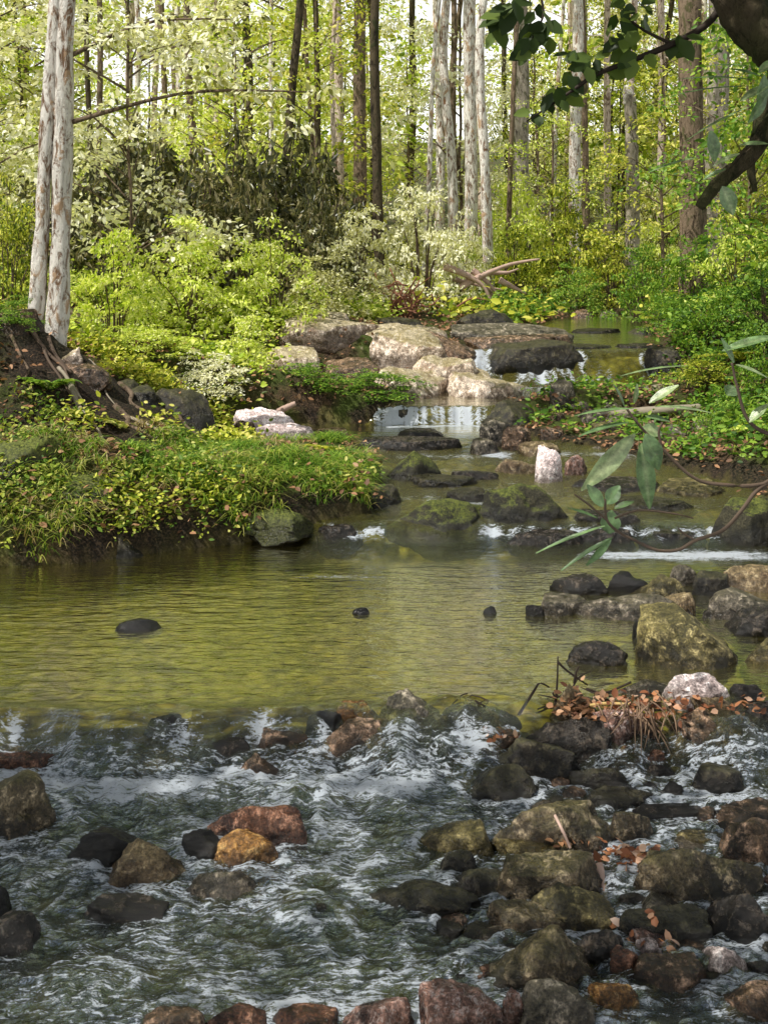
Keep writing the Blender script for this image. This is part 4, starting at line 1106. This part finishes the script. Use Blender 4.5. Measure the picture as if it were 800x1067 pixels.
while _n < 70:
    y = rsq.uniform(7.2, 17); x = rsq.uniform(-4.2, 5.5); e = max(float(xl(y)) - x, x - float(xr(y)))
    if e < .12 + (float(lin(y, [8.8, 9.6, 10.4, 11.3, 11.9, 12.3], [0, .6, 1.5, 1.2, .5, 0])) if x > 0 else 0) or abs((x)*F/y) > 440 or (-1 < x < 1.2 and y > 11): continue
    o = link('fern', FERN[_n % 4]); o.location = (x, y, tz(x, y) - .01); sc = rsq.uniform(.14, .32); o.scale = (sc, sc, sc); o.rotation_euler = (rsq.normal()*.15, rsq.normal()*.15, rsq.rand()*6)
    tag(o, 'green fern growing on the left bank' if x < 0.5 else 'green fern growing on the right bank', 'fern', 'ferns on the left bank' if x < .5 else 'ferns on the right bank'); _n += 1

# ------------------------------------------------------------------ logs, roots, twigs
def stick(parts_pts, radii, seg=7, res=14, seed=0, rough=.25):
    return tube_np(parts_pts, radii, seg, rough, seed, res)
def log(label, pts, radii, mat, name='fallen_log', cat='log', seed=1):
    o0 = Vector(pts[0]); rel = [tuple(Vector(p) - o0) for p in pts]
    V, Fq = tube_np(rel, radii, 12, .2, seed, 36)
    o = link(name, mesh_np(name, V, Fq, True, None, mat)); o.location = o0
    return tag(o, label, cat)
log('grey log lying across the right bank above the black mossy boulder', [P(690,489,9.4), P(740,487,9.2), P(800,482,9.0), P(860,476,8.8)], [.05,.06,.065,.07], LOG, seed=4)
log('pale flat log beside the rubble of the right bank', [P(585,412,11.6), P(640,410,11.5), P(722,402,11.4)], [.045,.05,.04], LOG, seed=5)
log('thin grey log above the grey rubble stones', [P(600,436,10.75), P(660,430,10.7), P(730,424,10.6)], [.035,.04,.03], LOG, seed=6)
log('crooked pale stick on the mossy bank at the left edge', [P(-20,494,8.3), P(20,484,8.3), P(45,472,8.4), P(66,468,8.5)], [.022,.02,.016,.006], ROOT, 'stick', 'stick', 7)
log('sunlit curved root on the earth bank above the mossy point', [P(60,432,9.0), P(76,448,8.9), P(94,460,8.8), P(112,458,8.8)], [.03,.035,.028,.01], ROOT, 'root', 'root', 8)
log('thin pale stick leaning on the white stone by the side pool', [P(272,438,10.85), P(292,428,10.8), P(308,420,10.8)], [.035,.03,.02], ROOT, 'stick', 'stick', 9)

rr_ = np.random.RandomState(14)
for k in range(12):
    px = rr_.uniform(-10, 190); py0 = 345 + max(0, px - 60)*.55 + rr_.uniform(0, 40); Yr = rr_.uniform(8.9, 9.5)
    pts = []
    for q in range(5):
        pxx, dx = px + q*rr_.uniform(8, 18), 0
        xx = (pxx - 400)*Yr/F; yy = Yr - q*.11
        pts.append((xx, yy, tz(xx, yy) + .012 + rr_.uniform(-.02, .02)))
    log('gnarled root crossing the dark earth bank', pts, list(rr_.uniform(.35, .8)*np.array([.035, .028, .022, .016, .006])), [LOG, BARK['brown'], TWIG][k % 3], 'root', 'root', 100 + k)['group'] = 'roots crossing the dark earth bank'
def wad():
    Y = 16.6
    root = thing('root_wad', 'tangle of pinkish weathered roots above the upper pool', 'roots', P(505, 306, Y))
    o0 = P(505, 306, Y)
    for k, q in enumerate([[(462,278),(485,286),(503,298),(512,316)], [(480,300),(500,288),(530,276),(562,270)], [(492,282),(505,292),(520,308)], [(520,292),(532,298),(548,306)],
                           [(505,300),(512,306),(508,322)], [(488,290),(482,304),(484,318)], [(470,290),(492,296),(524,302)], [(512,284),(528,284),(540,280)]]):
        pts = [P(a, b, Y + .05*k - .2) - o0 for a, b in q]
        V, Fq = tube_np([tuple(p) for p in pts], np.linspace(.052, .012, len(pts))*(1 if k < 4 else .7), 8, .3, k, 16)
        link('root_branch', mesh_np('root_branch', V, Fq, True, None, ROOT), root)
wad()

def twig_heap(name, label, c, spread, n, seed, mat, L=(.1, .3), r=.004, flat=.25, cat='twigs'):
    rs = np.random.RandomState(seed); parts = []
    for k in range(n):
        p = np.array([rs.normal()*spread[0], rs.normal()*spread[1], abs(rs.normal())*spread[2]])
        a = rs.rand()*6.28; l = rs.uniform(*L); d = np.array([math.cos(a), math.sin(a)*.7, rs.normal()*flat])*l
        b = rs.normal(size=3)*l*.15
        parts.append(tube_np([p - d/2, p + b, p + d/2], [r*rs.uniform(.6, 1.4), r, r*.4], 5, res=7))
    V, Fq = join_np(parts)
    o = link(name, mesh_np(name, V, Fq, True, None, mat)); o.location = c
    return tag(o, label, cat)
def Pw(px, py, dz=0.0):
    Y = water_at(py); p = P(px, py, Y); return p + Vector((0, 0, dz))
twig_heap('twig_heap', 'heap of dark twigs caught on the bar beside the pool', P(615, 738, 4.9), (.09, .05, .035), 34, 31, TWIGDARK, (.08, .26), .004)
twig_heap('rootlets', 'fine dark rootlets on the low rock left of the bar', P(495, 742, 4.85), (.06, .03, .02), 16, 32, TWIGDARK, (.06, .16), .003)
twig_heap('brush_pile', 'red-brown dead brush on the bank left of the root wad', P(418, 326, 15), (.22, .15, .16), 60, 33, wood_mat('dead_brush', (.16,.06,.035), (.36,.17,.10)), (.2, .5), .010, .8)
def upright_twig():
    o0 = P(580, 730, 4.85)
    root = thing('bare_twig', 'bare dark forked twig standing up from the bar', 'twig', o0)
    for k, q in enumerate([[(578,736),(580,715),(581,684)], [(581,690),(592,700),(612,714)], [(598,712),(600,700),(603,694)], [(540,745),(556,720),(562,712),(572,716)]]):
        V, Fq = tube_np([tuple(P(a, b, 4.85) - o0) for a, b in q], np.linspace(.006, .003, len(q)), 6, .2, k, 12)
        link('twig_fork', mesh_np('twig_fork', V, Fq, True, None, TWIGDARK), root)
upright_twig()
log('yellow straw stick lying across the leaves of the bar', [P(614,735,4.78), P(632,733,4.78), P(655,734,4.78)], [.006,.006,.005], STRAW, 'stick', 'stick', 11)
log('thin reddish stick leaning on the tan-patched boulder', [P(578,850,4.05), P(586,866,3.98), P(594,884,3.95)], [.005,.005,.004], ROOT, 'stick', 'stick', 12)
log('short pale twig on the brown stone at the right edge', [P(782,1036,3.3), P(786,1048,3.28), P(792,1058,3.27)], [.004,.004,.003], ROOT, 'stick', 'stick', 13)
log('pale peeled stick hanging between the slab and the orange leaves', [P(624,900,3.9), P(628,925,3.85), P(630,944,3.82)], [.012,.012,.008], ROOT, 'stick', 'stick', 14)

def leaf_heap(label, c, spread, n, leaf, mat, seed, width=1.3):
    rs = np.random.RandomState(seed)
    pos = rs.normal(size=(n, 3))*np.array(spread); pos[:, 2] = np.abs(pos[:, 2])
    V, Fq, v = leaves_np(pos, rs.normal(size=(n, 3))*np.array([1, 1, .35]), np.array([0, -.3, 1.]) + rs.normal(size=(n, 3))*.5, leaf*rs.uniform(.6, 1.3, n), width, rs)
    o = link('leaf_litter', mk_leaf_mesh('leaf_litter', (V, Fq, v), LEAF[mat])); o.location = c; tag(o, label, 'leaf litter', kind='stuff')
leaf_heap('orange and pink fallen leaves piled on the bar', P(672, 742, 4.78), (.14, .05, .03), 150, .034, 'orange', 41)
leaf_heap('brown fallen leaves around the twigs on the bar', P(600, 742, 4.80), (.06, .04, .03), 90, .034, 'litter', 42)
leaf_heap('orange leaves at the right end of the bar', P(785, 738, 4.8), (.08, .04, .02), 45, .034, 'orange', 43)
leaf_heap('yellow orange leaves between the slab and the long boulder', P(655, 895, 3.98), (.05, .03, .02), 70, .038, 'orange', 44)
leaf_heap('orange leaves on the heap of small wet stones', P(672, 992, 3.55), (.06, .05, .025), 90, .036, 'orange', 45)
leaf_heap('red leaves on the stone behind the moss topped pair', P(520, 766, 4.7), (.035, .02, .01), 22, .032, 'orange', 46)
leaf_heap('pale leaves on the thin mossy ledge stone', P(596, 880, 4.05), (.045, .015, .006), 14, .036, 'litter', 47)

def drape():
    rs = np.random.RandomState(51); n = 46
    pts = rs.normal(size=(n, 3))*np.array([.045, .02, .03])
    V, Fq, v = [], [], []
    o0 = P(668, 738, 4.72)
    parts = []
    for p in pts:
        l = rs.uniform(.03, .13); s = rs.normal()*.05
        parts.append(tube_np([p, p + np.array([s*.5, -.03, -.25*l]), p + np.array([s, -.045, -l])], [.003, .003, .001], 4, res=5))
    V, Fq = join_np(parts)
    o = link('dry_grass', mesh_np('dry_grass', V, Fq, True, None, wood_mat('dry_grass', (.10,.06,.04), (.36,.24,.15)))); o.location = o0
    tag(o, 'dry brown grass hanging down over the bar boulders', 'dry grass', kind='stuff')
drape()

# ------------------------------------------------------------------ near rhododendron and leaning trunk
def big_leaf_np(a, b, w, up=(0, 0, 1), curl=.12, nseg=8):
    """one modelled leaf from a to b, width w, with midrib fold and curl"""
    a = np.array(a); b = np.array(b); d = b - a; L = np.linalg.norm(d); d = d/L
    u = np.array(up, float); s = np.cross(u, d); s /= np.linalg.norm(s) + 1e-9; u = np.cross(d, s)
    V = []
    for i in range(nseg + 1):
        f = i/nseg
        ww = w/2*(math.sin(math.pi*min(1, (.06 + .94*f)))**.75)*(1 - .25*abs(f - .5)) if 0 < i < nseg else .002
        c = a + d*L*f - u*curl*L*(f*f) + u*curl*L*.5*f
        V += [c + s*ww + u*ww*.22, c + s*ww*.5 + u*ww*.14, c, c - s*ww*.5 + u*ww*.14, c - s*ww + u*ww*.22]
    Fq = []
    for i in range(nseg):
        for j in range(4):
            q = i*5 + j; Fq.append([q, q+1, q+6, q+5])
    return np.array(V), np.array(Fq)

def leaf_obj(name, parent, o0, a, b, wpx, Y, up, seed, mat='rhodo', Yb=None, curl=.12):
    rs = np.random.RandomState(seed)
    A = np.array(P(*a, Y) - o0); B = np.array(P(*b, Y if Yb is None else Yb) - o0)
    V, Fq = big_leaf_np(A, B, wpx*Y/F, up, curl)
    vv = np.full(len(V), rs.uniform(.1, .7)) + rs.normal(size=len(V))*.06; vv[2::5] += .3
    me = mesh_np(name, V, Fq, True, {'v': np.clip(vv, 0, 1)}, LEAF[mat])
    return link(name, me, parent)

def rhodo():
    Y = 2.6
    o0 = Vector((1.55, 2.9, tz(1.55, 2.9) - .05))
    root = thing('rhododendron', 'rhododendron reaching in from the right with long drooping leaves over the pool', 'shrub', o0)
    def br(name, pts, r0, r1, Ys=None, first=None, seed=0):
        pp = [tuple(P(a, b, Y if Ys is None else Ys[i]) - o0) for i, (a, b) in enumerate(pts)]
        if first is not None: pp = first + pp
        V, Fq = tube_np(pp, np.linspace(r0, r1, len(pp)), 8, .15, seed, 40)
        return link(name, mesh_np(name, V, Fq, True, None, TWIG), root)
    br('stem', [(900,470),(800,503),(752,505),(721,497),(689,467),(668,446),(651,424)], .0055, .0025, first=[(0, 0, 0), (-.02, -.05, .5)], seed=1)
    br('branch', [(800,503),(787,512),(772,532),(752,553),(724,563),(706,573),(683,573),(661,563),(645,555),(632,542),(630,520)], .0048, .0025, seed=2)
    br('branch', [(860,470),(800,452),(778,436),(768,405),(762,378)], .005, .0025, seed=3)
    br('twig', [(689,467),(686,450),(690,440)], .003, .002, seed=4)
    br('twig', [(632,542),(612,525),(598,515)], .0025, .0018, seed=5)
    br('twig', [(640,540),(665,532),(700,535),(722,540)], .0025, .0015, seed=6)
    br('twig', [(724,563),(712,556),(706,550)], .0025, .0015, seed=7)
    f = (0, -1, .25)
    for k, (a, b, w, up) in enumerate([
        ((661,452),(606,512),21,(.3,-1,.3)), ((665,454),(663,494),9,(1,-.3,0)), ((672,452),(687,490),22,(.2,-1,.1)), ((668,462),(677,531),20,(-.1,-1,.1)),
        ((676,420),(706,400),12,(0,-.6,1)), ((682,424),(741,427),9,(0,-.25,1)), ((672,434),(698,438),10,(0,-.5,1)), ((660,426),(598,430),9,(0,-.2,1)), ((655,440),(602,452),10,(0,-.3,1)),
        ((668,446),(690,452),16,(0,-1,.6)), ((650,424),(640,400),8,(1,-.5,0)), ((660,420),(664,400),7,(.5,-1,0)),
        ((634,556),(637,532),22,(0,-1,.2)), ((630,548),(557,573),6,(0,-.4,1)), ((638,560),(583,592),7,(0,-.4,1)), ((636,562),(611,590),9,(.4,-1,.2)),
        ((628,528),(612,505),14,(.2,-1,.4)), ((632,525),(645,506),16,(-.2,-1,.4)), ((640,530),(660,522),9,(0,-.5,1)), ((622,540),(592,528),6,(0,-.4,1)),
        ((764,402),(757,412),16,(0,-1,.2)), ((752,366),(812,347),15,(0,-.5,1)), ((646,392),(716,377),7,(0,-.15,1)), ((766,380),(800,392),9,(0,-.4,1)), ((764,378),(752,352),8,(.4,-1,.2)),
        ((800,452),(830,440),16,(0,-.5,1)), ((780,440),(800,420),12,(0,-.5,1))]):
        leaf_obj('leaf', root, o0, a, b, w, Y + .04*math.sin(k*2.3), up, 200+k)
rhodo()

def leaning():
    Y = 3.3
    o0 = Vector((2.2, 3.5, tz(2.2, 3.5) - .1))
    root = thing('leaning_tree', 'thick mossy trunk leaning across the upper right corner with dark leafy limbs', 'tree', o0)
    pp = [(0, 0, 0), (-.25, 0, .8), (-.55, -.1, 1.6)] + [tuple(P(a, b, Y) - o0) for a, b in [(845,100),(812,52),(782,22),(757,-20),(720,-110),(640,-260)]]
    V, Fq = tube_np(pp, [.13,.09,.08,.074,.068,.064,.06,.056,.045], 18, .22, 5, 80)
    link('trunk', mesh_np('trunk', V, Fq, True, None, BARK['mossy']), root)
    pl = [tuple(P(a, b, Y - .1) - o0) for a, b in [(850,110),(812,122),(790,150),(770,172),(745,194),(728,216)]]
    V, Fq = tube_np(pl, [.034,.027,.024,.021,.018,.013], 12, .3, 6, 40)
    link('broken_limb', mesh_np('broken_limb', V, Fq, True, None, BARK['mossy']), root)
    pl = [tuple(P(a, b, Y - .05) - o0) for a, b in [(812,60),(800,100),(788,140),(782,172),(786,200)]]
    V, Fq = tube_np(pl, [.022,.02,.016,.012,.007], 10, .3, 8, 30)
    link('side_stem', mesh_np('side_stem', V, Fq, True, None, BARK['mossy']), root)
    for k, (a, b, w, up) in enumerate([
        ((788,84),(704,78),10,(0,-.3,1)), ((785,90),(698,95),9,(0,-.25,1)), ((784,110),(712,143),7,(0,-.3,1)), ((728,164),(674,177),8,(0,-.3,1)), ((752,194),(764,224),20,(.1,-1,.2)), ((740,136),(745,169),15,(.2,-1,.2)),
        ((796,78),(790,118),16,(.5,-1,0)), ((792,80),(760,70),10,(0,-.5,1)), ((800,90),(770,104),14,(0,-.7,1)), ((790,76),(812,60),14,(0,-.7,1)), ((770,160),(742,172),10,(0,-.5,1)), ((756,176),(732,186),8,(0,-.5,1)), ((798,100),(780,128),12,(.4,-1,.2)), ((786,70),(735,66),9,(0,-.3,1)), ((800,150),(770,150),12,(0,-.5,1))]):
        leaf_obj('leaf', root, o0, a, b, w, Y - .15, up, 300+k)
    # dark leafy limb hanging across the background
    def limb(pts, r0, r1, seed):
        pl = [tuple(P(a, b, Y + .1) - o0) for a, b in pts]
        V, Fq = tube_np(pl, np.linspace(r0, r1, len(pl)), 7, .2, seed, 30)
        return link('leafy_limb', mesh_np('leafy_limb', V, Fq, True, None, TWIGDARK), root)
    rs = np.random.RandomState(61)
    def lv(parent, spots, n, spread, L):
        pos, dr = [], []
        for (a, b) in spots:
            c = np.array(P(a, b, Y + .1) - o0)
            for _ in range(n):
                pos.append(c + rs.normal(size=3)*np.array([spread, .04, spread])); dr.append(np.array([rs.normal()*.8 - .3, rs.normal()*.4, -.7 + rs.normal()*.4]))
        n_ = len(pos)
        V, Fq, v = leaves_np(np.array(pos), np.array(dr), np.array([0, -1, .5]) + rs.normal(size=(n_, 3))*.5, L*rs.uniform(.6, 1.25, n_), 1.35, rs)
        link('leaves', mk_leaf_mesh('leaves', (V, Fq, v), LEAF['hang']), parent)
    a = limb([(757,-10),(740,22),(700,46),(650,66),(620,78),(595,95),(570,112),(549,126)], .012, .002, 1)
    lv(a, [(556,118),(572,104),(586,92),(592,86),(598,76),(608,70),(620,66),(634,72),(655,66),(662,58),(640,44),(650,34),(644,24),(652,40),(706,40),(712,36),(600,62)], 3, .014, .060)
    b = limb([(720,-110),(660,-70),(600,-40),(560,-14),(540,4)], .012, .002, 2)
    lv(b, [(516,10),(526,6),(532,16),(522,22),(562,28),(570,26),(560,8)], 4, .012, .07)
    c = limb([(560,-14),(566,14),(556,36),(550,52)], .004, .0015, 3)
    lv(c, [(552,40),(548,52),(558,30)], 3, .008, .055)
    d = limb([(700,46),(668,30),(650,12),(640,-20)], .005, .002, 4)
    lv(d, [(660,20),(668,8),(650,4),(676,16)], 4, .014, .06)
    # crown high above the frame
    cr = link('crown', shared('sap', 2, 'mid'), root); cr.location = P(640, -330, Y) - o0 + Vector((0, 0, -1.0)); cr.scale = (.8, .8, .55)
leaning()

# ------------------------------------------------------------------ light, sky, camera
EL = math.radians(56)
AZ = math.atan2(-.89, -.45)               # the sun stands high to the left, a little behind the viewer
sd = Vector((math.sin(AZ)*math.cos(EL), math.cos(AZ)*math.cos(EL), math.sin(EL)))
L = bpy.data.lights.new('sun', 'SUN'); L.energy = 5.0; L.angle = math.radians(.5); L.color = (1.0, .96, .88)
lo = bpy.data.objects.new('sun', L); COL.objects.link(lo); lo.rotation_euler = (-sd).to_track_quat('-Z', 'Y').to_euler()

w = bpy.data.worlds.new('World'); SC.world = w; w.use_nodes = True
nt = w.node_tree; bg = nt.nodes['Background']
sky = nt.nodes.new('ShaderNodeTexSky'); sky.sky_type = 'NISHITA'; sky.sun_disc = False
sky.sun_elevation = EL; sky.sun_rotation = math.atan2(sd.x, sd.y); sky.air_density = 1.0; sky.dust_density = 2.0
tc = nt.nodes.new('ShaderNodeTexCoord'); sp = nt.nodes.new('ShaderNodeSeparateXYZ'); nt.links.new(tc.outputs['Generated'], sp.inputs[0])
hz = nt.nodes.new('ShaderNodeMapRange'); hz.inputs['From Min'].default_value = .10; hz.inputs['From Max'].default_value = .55
hz.inputs['To Min'].default_value = .95; hz.inputs['To Max'].default_value = .10; nt.links.new(sp.outputs[2], hz.inputs['Value'])
mx = nt.nodes.new('ShaderNodeMix'); mx.data_type = 'RGBA'; nt.links.new(hz.outputs[0], mx.inputs[0]); nt.links.new(sky.outputs[0], mx.inputs[6]); mx.inputs[7].default_value = (29., 29., 28., 1)
nt.links.new(mx.outputs[2], bg.inputs[0]); bg.inputs[1].default_value = .055

cam = bpy.data.cameras.new('camera'); co = bpy.data.objects.new('camera', cam); COL.objects.link(co)
co.location = (0, 0, H); co.rotation_euler = (math.radians(90), 0, 0)
cam.sensor_fit = 'AUTO'; cam.sensor_width = 36; cam.lens = F*36/1067
cam.shift_y = -(533.5 - YH)/1067; cam.clip_end = 1000; cam.clip_start = .05
SC.camera = co
SC.view_settings.view_transform = 'Standard'; SC.view_settings.look = 'None'; SC.view_settings.exposure = 0; SC.view_settings.gamma = 1
SC.cycles.max_bounces = 8; SC.cycles.diffuse_bounces = 3; SC.cycles.glossy_bounces = 3; SC.cycles.transparent_max_bounces = 8
SC.cycles.sample_clamp_indirect = 6.0
SC.cycles.use_denoising = True
